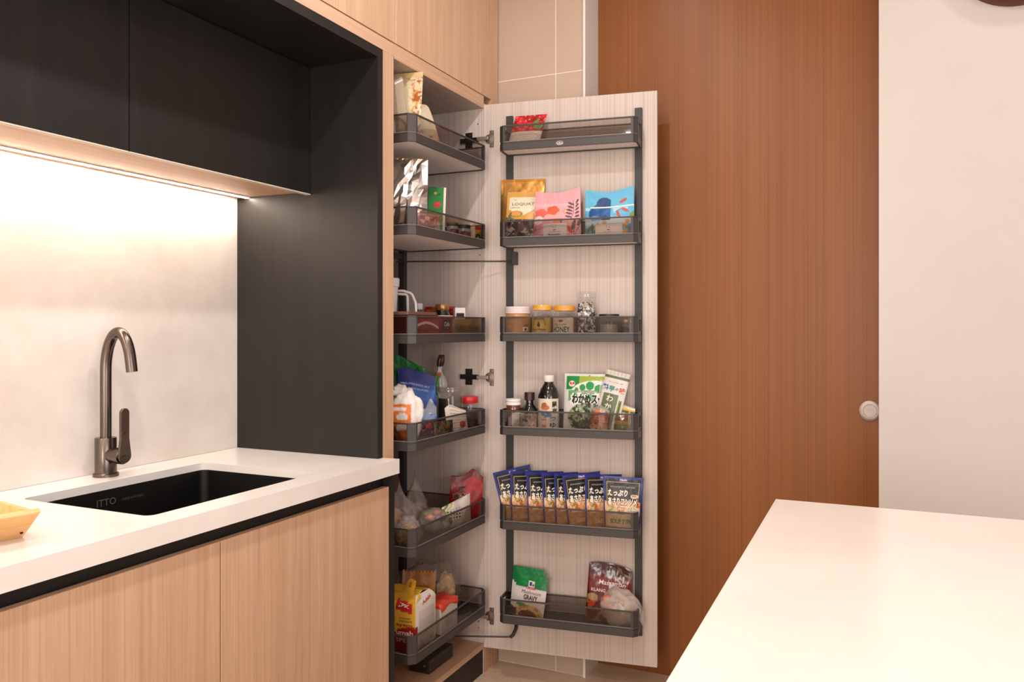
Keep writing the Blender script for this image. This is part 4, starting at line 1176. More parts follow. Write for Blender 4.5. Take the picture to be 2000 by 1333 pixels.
def art_stick(U, V, W, H):
    a = Art(U, V, W, H, '#ddd6d0')
    a.rect(0.0, 0.885, 1.0, 0.925, '#4b5a3c'); a.mix((V > 0.885) & (V < 0.925) & (np.sin(U*120) > 0.2), '#6d7a58')
    a.mix(V > 0.93, '#cfc6ba', 0.8); a.mix((V > 0.93) & (np.sin(U*40) > 0), '#b9ab9a', 0.6)
    a.rect(0.12, 0.0, 0.74, 0.635, '#5c6b48'); a.rect(0.80, 0.22, 0.93, 0.56, '#8a9440'); a.rect(0.83, 0.25, 0.90, 0.53, '#4f5f30'); return a
pouch('seaweed_packet', 'narrow tilted white seaweed packet with olive panel and white lettering', 'packet', dloc(0.463, 0.074, k), drot(-7, 12.5, -2), 0.086, 0.218, 0.018, art_stick, FILM,
      [dict(t='料', u=0.15, v=0.725, h=0.24, col='#3450b0', bold=0.035), dict(t='亭', u=0.41, v=0.720, h=0.24, col='#4a9a80', bold=0.035), dict(t='の', u=0.62, v=0.72, h=0.11, col='#7a50a0', bold=0.03), dict(t='味', u=0.84, v=0.715, h=0.24, col='#d0562e', bold=0.035),
       dict(t='マルコメの一杯', u=0.5, v=0.82, h=0.06, w=0.6, col='#b8484a'), dict(t='わ', u=0.42, v=0.560, h=0.26, col='#eae4dc', bold=0.02), dict(t='か', u=0.42, v=0.430, h=0.25, col='#eae4dc', bold=0.02), dict(t='め', u=0.42, v=0.300, h=0.25, col='#eae4dc', bold=0.02)], kind='flat', seed=25)

def art_orange(U, V, W, H):
    a = Art(U, V, W, H, '#3a3424'); a.mix(a.nz(120, 3) > 0.5, '#5c5a34'); a.mix((V < 0.45) & (a.nz(90, 6) > 0.55), '#b57a2e'); a.mix((V > 0.42) & (V < 0.88), '#a83c20', 0.85); a.mix((V > 0.45) & (a.nz(70, 9) > 0.58), '#cf6a30'); a.mix(V > 0.88, '#8f8a72'); return a
pouch('seasoning_sachet', 'small dark sachet with red-orange band before the seaweed bag', 'sachet', dloc(0.447, 0.100, k), drot(-4, 6, 0), 0.062, 0.088, 0.008, art_orange, FILMG, [dict(t='だし', u=0.5, v=0.62, h=0.22, w=0.6, col='#e0b08a', bold=0.02)], kind='flat', top=lambda U: 0.016*(1-np.abs(2*U-1))-0.004, seed=28)
def art_gg(U, V, W, H):
    a = Art(U, V, W, H, '#a8823c'); a.mix((V > 0.72) & (V < 0.78), '#2e5a34'); a.mix((V < 0.30) & (V > 0.12), '#4f6a38', 0.8); a.mix((V > 0.42) & (V < 0.68), '#7a3220', 0.8); a.mix((U > 0.72) & (U < 0.8), '#d9bf7a', 0.7)
    a.mix((V > 0.80) & (V < 0.93+0.0*U), '#e0a23c'); a.mix((V > 0.82) & (a.nz(70, 4) > 0.55), '#edc68a'); a.mix((V > 0.95), '#2f6a3c'); return a
pouch('snack_pouch', 'folded gold and green snack pouch at the end of its tray', 'pouch', dloc(0.526, 0.062, k), drot(-3, 3, 4), 0.078, 0.104, 0.05, art_gg, FILMG, kind='stand', top=lambda U: -0.022*U+0.006, seed=31)

# ------------------------------------------------------------------ on the door, fifth tray: eight sauce pouches
k = 4
def art_sauce(U, V, W, H):
    a = Art(U, V, W, H, '#27307a')
    a.mix((U > 0.065) & (U < 0.935) & (V < 0.955) & (V > 0.0), '#1b1c22')
    a.frame(0.085, 0.30, 0.915, 0.905, 0.014, '#b9a878')
    m = (U > 0.03) & (U < 0.97) & (V < 0.56-0.02*np.sin(U*7))
    a.mix(m, '#d39a6a'); a.mix(m & (a.nz(75, 6) > 0.52), '#e7c39a'); a.mix(m & (a.nz(95, 12) > 0.62), '#b5632e'); a.mix(m & (V < 0.30), '#8a5a2e', 0.7); a.mix(m & (V < 0.30) & (np.sin((U*1.3+V*1.1)*70+a.nz(40, 3)*14) > 0.3), '#c9924e', 0.6)
    a.ell(0.72, 0.43, 0.06, 0.035, '#c2502e'); a.ell(0.22, 0.44, 0.05, 0.025, '#6a8a3a', 30)
    a.rect(0.40, 0.905, 0.62, 0.985, '#343a96'); a.rect(0.40, 0.90, 0.62, 0.912, '#b04a44')
    m = a.ellmask(0.35, 0.15, 0.21, 0.14) & ~a.ellmask(0.35, 0.15, 0.185, 0.12); a.mix(m, '#b58a58')
    return a
def art_sauce8(U, V, W, H):
    a = art_sauce(U, V, W, H)
    a.mix((V < 0.44) & (U > 0.05) & (U < 0.95), '#cdb184'); a.mix((V < 0.44) & (U > 0.05) & (U < 0.95) & (a.nz(60, 21) > 0.55), '#dfc8a0', 0.7)
    a.ell(0.20, 0.40, 0.09, 0.025, '#8aa04a', 35); a.frame(0.37, 0.33, 0.56, 0.45, 0.015, '#b23a34')
    a.mix((V < 0.10), '#7a5a34', 0.8); a.rect(0.70, 0.66, 0.90, 0.68, '#d9cdb4'); a.ell(0.80, 0.655, 0.10, 0.05, '#d9c8a8'); a.ell(0.79, 0.665, 0.06, 0.025, '#b58a52'); return a
ST = [dict(t='Hachi', u=0.51, v=0.945, h=0.055, w=0.17, col='#efeaf4', bold=0.02), dict(t='SPAGHETTI SAUCE', u=0.49, v=0.815, h=0.035, w=0.62, col='#c9bea8'),
      dict(t='たっぷり', u=0.37, v=0.705, h=0.160, w=0.56, col='#f2ead8', bold=0.045, shear=0.15, out='#4a4436', ob=0.09), dict(t='あさりコンソメ', u=0.50, v=0.555, h=0.175, w=0.85, col='#f2ead8', bold=0.045, shear=0.15, out='#3a3228', ob=0.09)]
S7 = ST+[dict(t='260', u=0.35, v=0.15, h=0.11, w=0.26, col='#d0b27e', bold=0.03, shear=0.1)]
S8 = ST+[dict(t='260', u=0.78, v=0.43, h=0.085, w=0.26, col='#f4eee2', bold=0.03, shear=0.12, out='#4a3a2a', ob=0.07), dict(t='SOUP TYPE', u=0.48, v=0.20, h=0.11, w=0.62, col='#6a8a4a', bold=0.02, out='#5a4a30', ob=0.05), dict(t='具入', u=0.465, v=0.39, h=0.06, w=0.14, col='#b23a34', bold=0.02)]
lefts = [0.109, 0.136, 0.198, 0.256, 0.298, 0.345, 0.404]
rolls = [-12, 1.5, 0.5, 0, 1, -5, 2]
yaws = [24, 31, 30, 33, 33, 27, 31]
nth = ['leftmost of the row', 'second from the left', 'third from the left', 'fourth from the left', 'fifth from the left', 'sixth from the left', 'seventh from the left']
PW, PH = 0.138, 0.186
p0 = None
SG = 'navy spaghetti sauce pouches in a row'
for i in range(7):
    yw = R_(yaws[i])
    s = lefts[i]+0.5*PW*math.cos(yw)*0.9; wv = 0.098-0.5*PW*math.sin(yw)*0.9-(0.013 if i == 0 else 0)
    z = DZ[4]+0.0146+abs(math.sin(R_(rolls[i])))*PW*0.42
    lab = 'navy clam spaghetti sauce pouch, turned sideways, ' + nth[i]
    if p0 is None:
        p0 = pouch('sauce_pouch', lab, 'pouch', (0, 0, 0), (0, 0, 0), PW, PH, 0.020, art_sauce, FILM, S7, SG, side=lambda V: 0.9+0.1*V, kind='stand', seed=41, seal=0.9)
        o = p0
    else: o = dup(p0, label=lab)
    x, y, _ = dpt(s, wv, 0)
    o.location = (x, y, z); o.rotation_euler = (R_(-3), R_(rolls[i]), DA+yw)
pouch('sauce_pouch', 'navy clam spaghetti sauce pouch facing forward at the right end of the row', 'pouch', dloc(0.527, 0.088, k), drot(-2, 1.5, 3), 0.140, 0.188, 0.024, art_sauce8, FILM, S8, SG, side=lambda V: 0.80+0.20*V**0.7, seed=44)

# ------------------------------------------------------------------ on the door, lowest tray
k = 5
def art_gravy(U, V, W, H):
    a = Art(U, V, W, H, '#dcd2cc'); a.mix(V > 0.70, '#12783f'); a.mix((V > 0.70) & (a.nz(60, 5) > 0.62), '#2c9a58', 0.5); a.mix((V > 0.665) & (V < 0.70), '#cfc6c0')
    a.rect(0.41, 0.72, 0.60, 0.86, '#e9e3de'); a.rect(0.44, 0.75, 0.485, 0.84, '#2a3f8a'); a.rect(0.50, 0.75, 0.53, 0.84, '#2a3f8a'); a.ell(0.565, 0.77, 0.02, 0.05, '#2a3f8a')
    a.rect(0.34, 0.675, 0.66, 0.72, '#b8202a')
    m = (V < 0.33) & (V > 0.0); a.mix(m, '#d8cfc2'); a.mix(a.ellmask(0.52, 0.12, 0.44, 0.22) & m, '#b98a4e'); n = a.nz(100, 7); a.mix(a.ellmask(0.52, 0.12, 0.44, 0.22) & m & (n > 0.5), '#d9b574'); a.mix(a.ellmask(0.50, 0.05, 0.30, 0.15) & m, '#5a2a18'); a.mix(a.ellmask(0.50, 0.05, 0.30, 0.15) & m & (n > 0.55), '#7d4426'); a.mix(a.ellmask(0.25, 0.28, 0.16, 0.05) & m, '#5a8a4a'); a.mix((U < 0.12) & m & (V < 0.18), '#5a3a30'); return a
GT = [dict(t='Mushroom', u=0.53, v=0.590, h=0.105, w=0.62, col='#3a3030', shear=0.25), dict(t='GRAVY', u=0.53, v=0.468, h=0.15, w=0.48, col='#3a2a28', bold=0.03), dict(t='McCORMICK', u=0.50, v=0.698, h=0.03, w=0.27, col='#f0dcd8', bold=0.01)]
GG = 'green gravy packets'
g0 = pouch('gravy_packet', 'green and white mushroom gravy packet in front of its two twins', 'packet', dloc(0.187, 0.070, k+0), drot(-9, 5, -6), 0.118, 0.148, 0.008, art_gravy, FILM, GT, GG, kind='flat', seed=51, wr=0.0016)
o = dup(g0, dloc(0.178, 0.058, k), drot(-8, 4, -6), 'green and white mushroom gravy packet, middle one of three'); o.scale = (1, 1, 1.07)
o = dup(g0, dloc(0.172, 0.047, k), drot(-7, 2.5, -6), 'green and white mushroom gravy packet behind the other two'); o.scale = (1, 1, 1.13)

def art_brownp(U, V, W, H):
    a = Art(U, V, W, H, '#5a1512'); a.mix(V > 0.80, '#3a0f12'); a.mix((V > 0.80) & (U < 0.4), '#5c3a58', 0.5); a.mix((V < 0.78) & (V > 0.5), '#6e1a12'); a.ell(0.5, 0.935, 0.022, 0.022, '#b9a59a')
    a.mix((V < 0.44) & (U < 0.5) & (a.nz(55, 4) > 0.5), '#8a5a30'); a.ell(0.14, 0.40, 0.12, 0.08, '#a58256'); a.ell(0.13, 0.28, 0.07, 0.05, '#c23a1e'); a.mix((V > 0.70) & (V < 0.86) & (a.nz(80, 12) > 0.55) & (U > 0.2), '#8f8580', 0.85); return a
pouch('curry_pouch', 'maroon ready meal pouch behind the knotted plastic bag', 'pouch', dloc(0.468, 0.034, k), drot(-5, 3, 0), 0.158, 0.205, 0.028, art_brownp, FILMG,
      [dict(t='Massaman', u=0.56, v=0.665, h=0.10, w=0.62, col='#e9dcd2', bold=0.01, shear=0.12), dict(t='KLANG', u=0.26, v=0.525, h=0.07, w=0.34, col='#e2d2c6', bold=0.02)], side=lambda V: 1.0-0.02*V, top=lambda U: -0.02*U**4-0.008*(1-U)**6, kind='stand', seed=55, wr=0.003, wsc=26)

kb = thing('knotted_bag', 'knotted translucent white plastic bag filling the end of its tray', 'bag', dloc(0.518, 0.058, k), (0, 0, DA))
def bagshape(d, p):
    p = p.copy()
    p.z = max(p.z, -0.062)
    if p.z < -0.015: p.y = max(p.y, -0.030); p.x = min(p.x, 0.046)
    return p
blob('bag_body', kb, BAGW, (0.068, 0.040, 0.068), (0.0, 0.0, 0.063), 0.10, 2.0, 3.1, 4, bagshape, 0.10, True)
blob('bag_content', kb, pbr('#d9cbbb', 0.7), (0.046, 0.026, 0.045), (0.006, 0.004, 0.052), 0.10, 2.0, 7.0, 3, None, 0.05, True)
blob('bag_content', kb, pbr('#d2653a', 0.6), (0.020, 0.010, 0.032), (-0.042, -0.012, 0.078), 0.12, 2.0, 9.0, 3, None, 0.05, True)
kn = MB()
for i in range(9):
    a_ = 2*PI*i/9+0.3; ln = 0.024+0.036*((i*7) % 5)/5
    c0 = Vector((-0.004, -0.040, 0.098))
    d_ = Vector((math.cos(a_), -0.25+0.2*math.cos(a_*2), math.sin(a_)*0.9))
    e_ = d_.cross(Vector((0, 1, 0))).normalized()
    pts = []
    for t in range(6):
        f_ = t/5; wd = 0.003+0.017*f_*(1.0 if i % 2 else 0.5)
        cpt = c0+d_*ln*f_+Vector((0, 0.012*f_*f_, -0.006*f_*f_))
        fold = 0.003*math.sin(t*2.1+i)
        pts += [cpt-e_*wd, cpt+Vector((0, -0.003-fold, 0)), cpt+e_*wd]
    F = []
    for t in range(5):
        F += [[t*3, t*3+1, t*3+4, t*3+3], [t*3+1, t*3+2, t*3+5, t*3+4]]
    kn.add(pts, F)
kn.lathe([(0.0, -0.006), (0.006, -0.004), (0.0075, 0.0), (0.006, 0.005), (0.0, 0.007)], 12, center=(-0.004, -0.041, 0.098))
kn.build('knot', clear('knot_film', (0.9, 0.88, 0.86), 0.5, '#f2e6dd', 0.3, 1.4), kb, smooth=True)
tail = []
for t in range(9):
    f_ = t/8
    for c in range(5):
        g_ = c/4-0.5
        tail.append((0.018+0.062*f_, -0.030+0.014*math.sin(c*2.3+t)*f_+0.028*f_, 0.106-0.075*f_*f_+g_*(0.012+0.07*f_)))
kbt = mk('bag_flap', tail, grid_faces(4, 8), BAGW, kb, True)

# ------------------------------------------------------------------ pull-out trays, topmost
k = 0
def art_amber(U, V, W, H):
    a = Art(U, V, W, H, '#d9c9a6'); n = a.nz(34, 4, 4); a.mix(n > 0.50, '#c98a3a', 0.8); a.mix(n > 0.58, '#a8541c', 0.85); a.mix((a.nz(70, 9) > 0.62), '#e8dcc2', 0.7); a.mix(V > 0.93, '#d9bf86'); a.mix((U < 0.5) & (V > 0.8), '#b9b48a', 0.5); return a
pouch('noodle_bag', 'tall cream and amber printed food bag behind the beige tray', 'bag', (0.490, 2.172, IZ[0]+0.0146), irot(0, 1.5, 6), 0.155, 0.222, 0.024, art_amber, FILMG, kind='stand', seed=61, wr=0.003, side=lambda V: 0.92+0.08*V)
BEI = clear('beige_tray_plastic', (0.75, 0.70, 0.62), 0.72, '#d8c6ac', 0.2, 1.45)
t = thing('food_tray_pack', 'translucent beige plastic food tray stood upright in the topmost pull-out tray', 'container', (0.480, 2.137, IZ[0]+0.0146), irot(0, -7, 0))
rp = rrect(-0.075, 0.07, 0, 0.205, 0.028, 8); rq = rrect(-0.055, 0.05, 0.02, 0.185, 0.02, 8)
V = [(x, -0.004, z) for x, z in rp]+[(x, 0.0, z) for x, z in rp]+[(x, -0.022, z) for x, z in rq]
n_ = len(rp)
F = [[i, (i+1) % n_, n_+(i+1) % n_, n_+i] for i in range(n_)]+[[(i+1) % n_, i, 2*n_+i, 2*n_+(i+1) % n_] for i in range(n_)]+[list(range(2*n_, 3*n_))[::-1], list(range(n_, 2*n_))]
mk('tray_shell', V, F, BEI, t, False, bevel=0.001)
MB().box((-0.001, -0.0228, 0.128), (0.030, -0.0222, 0.156)).build('sticker', pbr('#efe4da', 0.5), t).rotation_euler = (0, 0, 0)
def art_beige(U, V, W, H):
    a = Art(U, V, W, H, '#d6c2a2'); a.mix(V < 0.45, '#a8845a', 0.7); a.mix((V < 0.5) & (a.nz(60, 3) > 0.5), '#7d5a38', 0.7); return a
pouch('beige_packet', 'plain beige packet with rounded top leaning in the topmost pull-out tray', 'packet', (0.505, 2.305, IZ[0]+0.0146), irot(-4, 0, 28), 0.085, 0.160, 0.03, art_beige, FILM, kind='pillow', seed=65, side=lambda V: 1.35-0.45*V, shear=-0.022, top=lambda U: -0.02*np.abs(2*U-1)**5)
carton('label_box', 'small white box with dark print beside the beige food tray', 'box', (0.500, 2.1158, IZ[0]+0.0146), irot(0, -8, 0), 0.03, 0.006, 0.103, '#e5dcd4', front=lambda U, V, W, H: Art(U, V, W, H, '#e5dcd4').rect(0.3, 0.75, 0.7, 0.92, '#4a4440').rect(0.2, 0.1, 0.8, 0.6, '#b9aca2'))

# ------------------------------------------------------------------ second pull-out tray
k = 1
def art_foil(U, V, W, H):
    a = Art(U, V, W, H, '#d6d0cc'); n = a.nz(22, 3); a.mix(n > 0.52, '#e0d0c2', 0.7); a.mix(n < 0.36, '#a0958e', 0.7); a.mix(V > 0.94, '#c2a890'); return a
pouch('foil_bag', 'crumpled silver foil bag with folded top, larger one at the front', 'bag', (0.492, 2.215, IZ[1]+0.0146), irot(2, 4, 24), 0.128, 0.245, 0.05, art_foil, SILVER, kind='stand', seed=71, wr=0.003, wsc=17, facet=0.007, cell=0.019, shear=-0.012, group='silver foil bags')
pouch('foil_bag', 'crumpled silver foil bag behind the larger foil bag', 'bag', (0.455, 2.152, IZ[1]+0.0146), irot(0, 7, 10), 0.11, 0.235, 0.022, art_foil, SILVER, kind='stand', seed=77, wr=0.003, wsc=17, facet=0.006, cell=0.019, group='silver foil bags')
def art_greenc(U, V, W, H):
    a = Art(U, V, W, H, '#2f7d3a'); a.mix((U > 0.86), '#e2d2c2'); a.ell(0.52, 0.66, 0.22, 0.17, '#c93a30'); a.mix(a.ellmask(0.52, 0.66, 0.22, 0.17) & (a.nz(90, 3) > 0.55), '#e0705a'); a.ell(0.40, 0.88, 0.09, 0.06, '#c98a3a'); a.ell(0.62, 0.86, 0.14, 0.05, '#1f5a2c', 30); return a
carton('green_carton', 'tall green carton with a red flower beside the foil bag', 'carton', (0.500, 2.382, IZ[1]+0.0146), irot(0, 2, 34), 0.060, 0.038, 0.176, '#6fa038', front=art_greenc, tf=[dict(t='TEA', u=0.45, v=0.42, h=0.14, w=0.5, col='#e6e2d0', bold=0.02)])
def art_pp(U, V, W, H):
    a = Art(U, V, W, H, '#b58f84'); a.mix(a.nz(60, 5) > 0.52, '#8f5a4e', 0.7); a.mix(a.nz(90, 15) > 0.62, '#dccac0', 0.8); return a
pouch('pink_packet', 'small pinkish clear packet in front of the green carton', 'packet', (0.553, 2.235, IZ[1]+0.0146), irot(-3, 0, 70), 0.115, 0.066, 0.022, art_pp, FILMG, kind='pillow', seed=81)
for X_, Y_, r, h, c, lb in ((0.535, 2.440, 0.021, 0.062, '#5a1f1c', 'small dark red jar with dark lid next to the green carton'), (0.530, 2.530, 0.027, 0.064, '#6a2a26', 'wider jar with dark red label and clear band')):
    j = thing('sauce_jar', lb, 'jar', iloc(X_, Y_, 1), (0, 0, R_(60)))
    lat('jar_body', [(r*0.92, 0), (r, 0.003), (r, h*0.72), (r*0.9, h*0.8)], pbr('#7d7a78', 0.15, coat=0.6), j)
    lat('lid', [(r*0.93, h*0.79), (r*0.95, h*0.8), (r*0.95, h*0.98), (r*0.9, h), (0, h)], pbr('#2e2a28', 0.4), j)
    wrap('label', j, r, h*0.08, h*0.62, -0.9, 0.9, lambda U, V, W, H, c=c: Art(U, V, W, H, c).rect(0.2, 0.3, 0.8, 0.7, '#8a4a40', 0.5), PAPER)
def art_sb(U, V, W, H):
    a = Art(U, V, W, H, '#b8862e'); a.mix(V > 0.82, '#b02a20'); a.ell(0.5, 0.40, 0.38, 0.40, '#2a261e'); a.ell(0.5, 0.36, 0.16, 0.18, '#b9aea2'); return a
carton('spice_box', 'small gold spice box with red lid and black oval at tray end', 'box', iloc(0.548, 2.592, 1), irot(0, 0, 75), 0.034, 0.022, 0.064, '#d8cbb8', front=art_sb)

# ------------------------------------------------------------------ third pull-out tray
k = 2
jg = thing('white_jug', 'white plastic jug with squared handle behind the red cartons', 'jug', iloc(0.388, 2.238, 2), (0, 0, R_(28)))
WPL = pbr('#e2dbd8', 0.4)
lat('jug_body', [(0.034, 0.0), (0.037, 0.003), (0.0455, 0.168), (0.050, 0.172), (0.051, 0.198), (0.049, 0.2), (0.046, 0.17), (0.034, 0.006), (0.0, 0.005)], WPL, jg)
MB().tube([(0.045, 0, 0.158), (0.064, 0, 0.158), (0.088, 0, 0.150), (0.094, 0, 0.143), (0.104, 0, 0.118), (0.108, 0, 0.06), (0.060, 0, 0.03), (0.040, 0, 0.025)], 0.0045, 8).build('handle', WPL, jg, smooth=True)
MB().tube([(0.044, 0, 0.148), (0.072, 0, 0.146), (0.077, 0, 0.14), (0.079, 0, 0.05), (0.042, 0, 0.045)], 0.0045, 8).build('handle', WPL, jg, smooth=True)
def art_red(U, V, W, H):
    a = Art(U, V, W, H, '#8f1a1c'); a.mix(np.abs(V-(0.62+0.5*(U-0.2)-0.9*(U-0.2)**2)) < 0.05, '#d9b8b0'); a.mix((V > 0.18) & (V < 0.26) & (U > 0.05), '#b5382e'); return a
carton('red_carton', 'large red carton with a white curved line at tray front', 'carton', iloc(0.507, 2.222, 2), irot(0, 0, 90), 0.150, 0.110, 0.074, '#7f1719', front=art_red)
carton('red_carton', 'red carton with a small black label with white lettering', 'carton', iloc(0.510, 2.3445, 2), irot(0, 0, 90), 0.088, 0.105, 0.072, '#84191b',
       front=lambda U, V, W, H: Art(U, V, W, H, '#861a1c').rect(0.22, 0.35, 0.85, 0.88, '#2a2422'), tf=[dict(t='Cafe', u=0.56, v=0.66, h=0.17, w=0.42, col='#d9cfc6', bold=0.01, shear=0.2), dict(t='+', u=0.62, v=0.48, h=0.07, col='#d9cfc6')])
def art_kraft(U, V, W, H):
    a = Art(U, V, W, H, '#8f7650'); a.mix(V > 0.66+0.25*(0.5-U), '#a58a60'); a.mix(a.nz(40, 3) > 0.58, '#7d6644', 0.5); return a
carton('kraft_carton', 'plain brown kraft carton beside the red cartons', 'carton', iloc(0.518, 2.499, 2), irot(0, 0, 90), 0.205, 0.090, 0.066, '#8f7650', front=art_kraft)
fl = thing('brown_folder', 'flat reddish brown folder lying across the red cartons', 'folder', (0.515, 2.205, IZ[2]+0.0892), (R_(0), R_(0), R_(90)))
MB().box((-0.105, -0.052, 0.0), (0.068, 0.045, 0.011)).build('folder_cover', pbr('#6e4a3c', 0.45, coat=0.2), fl, bevel=0.002)
slab('folder_flap', [(0.068, -0.052, 0.011), (0.104, -0.050, -0.013), (0.104, 0.045, -0.013), (0.068, 0.045, 0.011)], -0.0015, pbr('#a5664a', 0.5), fl)
wcd = box('white_card', (-0.035, -0.025, 0.0), (0.035, 0.025, 0.004), pbr('#e6ddd6', 0.6), None, 0.0005)
wcd.location = (0.525, 2.372, IZ[2]+0.0872); tag(wcd, 'folded white card lying on the red carton with the black label', 'card')
j = thing('medicine_bottle', 'small dark bottle with lavender cap behind the brown folder', 'bottle', iloc(0.425, 2.398, 2), (0, 0, 0))
lat('bottle_body', [(0.0125, 0), (0.0135, 0.002), (0.0135, 0.085), (0.010, 0.094), (0.010, 0.100)], DARKB, j)
lat('cap', [(0.0125, 0.0985), (0.0135, 0.1), (0.0135, 0.118), (0.0125, 0.12), (0, 0.12)], pbr('#cbbcd2', 0.45), j)
j = thing('coffee_jar', 'dark coffee jar with a gold lid between small boxes', 'jar', iloc(0.435, 2.545, 2), (0, 0, 0))
lat('jar_body', [(0.026, 0), (0.029, 0.003), (0.029, 0.083), (0.0235, 0.095), (0.0235, 0.100)], pbr('#1a1210', 0.1, coat=0.9, name='dark_coffee_glass'), j)
lat('lid', [(0.0245, 0.0985), (0.0255, 0.1), (0.0255, 0.119), (0.0245, 0.1205), (0, 0.121)], pbr('#b98a4e', 0.3, 0.6), j)
carton('red_box', 'thin bright red box behind the gold lidded coffee jar', 'box', iloc(0.395, 2.595, 2), irot(0, 0, 0), 0.12, 0.016, 0.114, '#a81f1f', front=lambda U, V, W, H: Art(U, V, W, H, '#a81f1f').mix((V > 0.8) & (fnoise(U*W*80, V*H*80, 3) > 0.55), '#d9694a'))
carton('small_white_carton', 'small white carton with open dark end on the kraft carton', 'carton', (0.515, 2.528, IZ[2]+0.0812), irot(0, 0, 40), 0.036, 0.03, 0.040, '#e0d8d2', front=lambda U, V, W, H: Art(U, V, W, H, '#e0d8d2').rect(0.08, 0.08, 0.92, 0.5, '#2a2422').rect(0.0, 0.0, 1.0, 0.10, '#b58a5a'))

# ------------------------------------------------------------------ fourth pull-out tray
k = 3
def art_gb(U, V, W, H):
    a = Art(U, V, W, H, '#1f7a34'); a.mix(a.nz(30, 3) > 0.55, '#176028', 0.7); return a
pouch('green_bag', 'deep green plastic bag behind the blue pouch', 'bag', iloc(0.365, 2.375, 3), irot(0, 0, 26), 0.17, 0.262, 0.035, art_gb, FILM, kind='stand', top=lambda U: 0.02-0.085*np.clip(U-0.35, 0, 1), seed=91, wr=0.003)
def art_mount(U, V, W, H):
    a = Art(U, V, W, H, '#1c3f9a'); a.mix(V > 0.80, '#16267a'); a.mix((V < 0.72) & (V > 0.55), '#2f6ac0', 0.7)
    ridge_ = 0.46+0.07*np.sin(U*9)+0.05*np.sin(U*23+1)
    m = (V < ridge_) & (V > 0.30); a.mix(m, '#d8d8da'); a.mix(m & (a.nz(70, 4, sy=30) > 0.5), '#8a94a8', 0.8); a.mix((V < 0.33), '#5a86c2'); a.mix((V < 0.33) & (a.nz(50, 8) > 0.5), '#a9bfdc', 0.6); a.mix((V < 0.24) & (U > 0.55), '#4a2440', 0.9); a.mix((V < 0.20) & (a.nz(120, 9) > 0.56), '#c95a5a'); return a
pouch('salt_pouch', 'blue pouch with a snowy mountain picture and white lettering', 'pouch', iloc(0.452, 2.352, 3), irot(-3, -2, 29), 0.128, 0.218, 0.04, art_mount, FILM,
      [dict(t='HIMALAYAN ROCK SALT', u=0.45, v=0.785, h=0.05, w=0.80, col='#c9d4ea', bold=0.01, rot=-5), dict(t='MOUNTAIN PURE', u=0.5, v=0.715, h=0.045, w=0.6, col='#c9d4ea', bold=0.01, rot=-5)], kind='stand', top=lambda U: 0.012-0.05*np.clip(U-0.35, 0, 1), seed=95)
wbg = thing('white_plastic_bag', 'crumpled white plastic bag with an orange printed panel', 'bag', iloc(0.505, 2.190, 3), (0, 0, R_(30)))
def wshape(d, p):
    p = p.copy(); p.z = max(p.z, -0.083)
    return p
def wcol(P):
    c = np.zeros((len(P), 3)); c[:] = lin('#e9e0da')
    x, y, z = P[:, 0], P[:, 1], P[:, 2]
    m = (x > -0.042) & (x < 0.016) & (z > 0.0) & (z < 0.125) & (y < 0)
    c[m] = lin('#e3761e')
    h = m & (((x+0.012)/0.018)**2+((z-0.085)/0.012)**2 < 1); c[h] = lin('#ece2da')
    h = m & (x > -0.03) & (x < 0.004) & (np.abs(z-0.052-0.25*(x+0.012)) < 0.010); c[h] = lin('#ece2da')
    h = m & (np.abs(z-0.110) < 0.005) & (x < 0.0); c[h] = lin('#ece2da')
    return c
blob('bag_body', wbg, printed('printed_white_bag', 0.4), (0.055, 0.030, 0.084), (0, 0, 0.083), 0.10, 2.0, 5.0, 5, wshape, 0.045, True, wcol)
blob('bag_handle', wbg, pbr('#e9e0da', 0.4), (0.026, 0.013, 0.020), (-0.020, 0.0, 0.166), 0.2, 2.0, 2.0, 3, None, 0.1, True)
tb = thing('tied_snack_bag', 'white and green snack bag tied up with a dark brown top', 'bag', iloc(0.402, 2.578, 3), (0, 0, R_(28)))
def tcol(P):
    c = np.zeros((len(P), 3)); c[:] = lin('#cfc4bc')
    z = P[:, 2]; x = P[:, 0]
    c[(x < 0.004) & (z > 0.12) & (z < 0.2)] = lin('#2e8a3c'); c[(x < -0.010) & (z > 0.14)] = lin('#8ab83a'); c[(z > 0.188) & (np.abs(x) < 0.008) & (z < 0.2)] = lin('#c8643a')
    c[z > 0.205] = lin('#e2dad4'); c[z > 0.222] = lin('#4a1c1c')
    return c
n_ = 28
prof = [(0.024, 0.0), (0.031, 0.01), (0.032, 0.06), (0.032, 0.12), (0.030, 0.16), (0.022, 0.185), (0.011, 0.202), (0.006, 0.212), (0.009, 0.222), (0.012, 0.235), (0.013, 0.25), (0.010, 0.268)]
V = []
for zi in range(40):
    z = 0.268*zi/39
    r = np.interp(z, [p[1] for p in prof], [p[0] for p in prof])
    for c in range(n_):
        a_ = 2*PI*c/n_
        f_ = 1+0.16*math.sin(a_*5+z*30)*min(1, z/0.1)+0.1*math.sin(a_*9-z*50)
        V.append((r*f_*math.cos(a_)+(0.010*(z-0.2)/0.07 if z > 0.2 else 0), r*f_*0.8*math.sin(a_), z))
F = [[zi*n_+c, zi*n_+(c+1) % n_, (zi+1)*n_+(c+1) % n_, (zi+1)*n_+c] for zi in range(39) for c in range(n_)]+[[c for c in range(n_)][::-1], [39*n_+c for c in range(n_)]]
mk('bag_body', V, F, FILMG, tb, True, tcol(np.array(V)))
j = thing('storage_jar', 'large clear glass jar with dark contents and a clear lid', 'jar', iloc(0.492, 2.503, 3), (0, 0, R_(30)))
lat('dark_contents', [(0, 0.004), (0.041, 0.004), (0.041, 0.04), (0.0, 0.044)], pbr('#2a1f1a', 0.6), j)
lat('glass_body', [(0.043, 0), (0.046, 0.004), (0.046, 0.125), (0.043, 0.134), (0.042, 0.140)], GLASSJ, j)
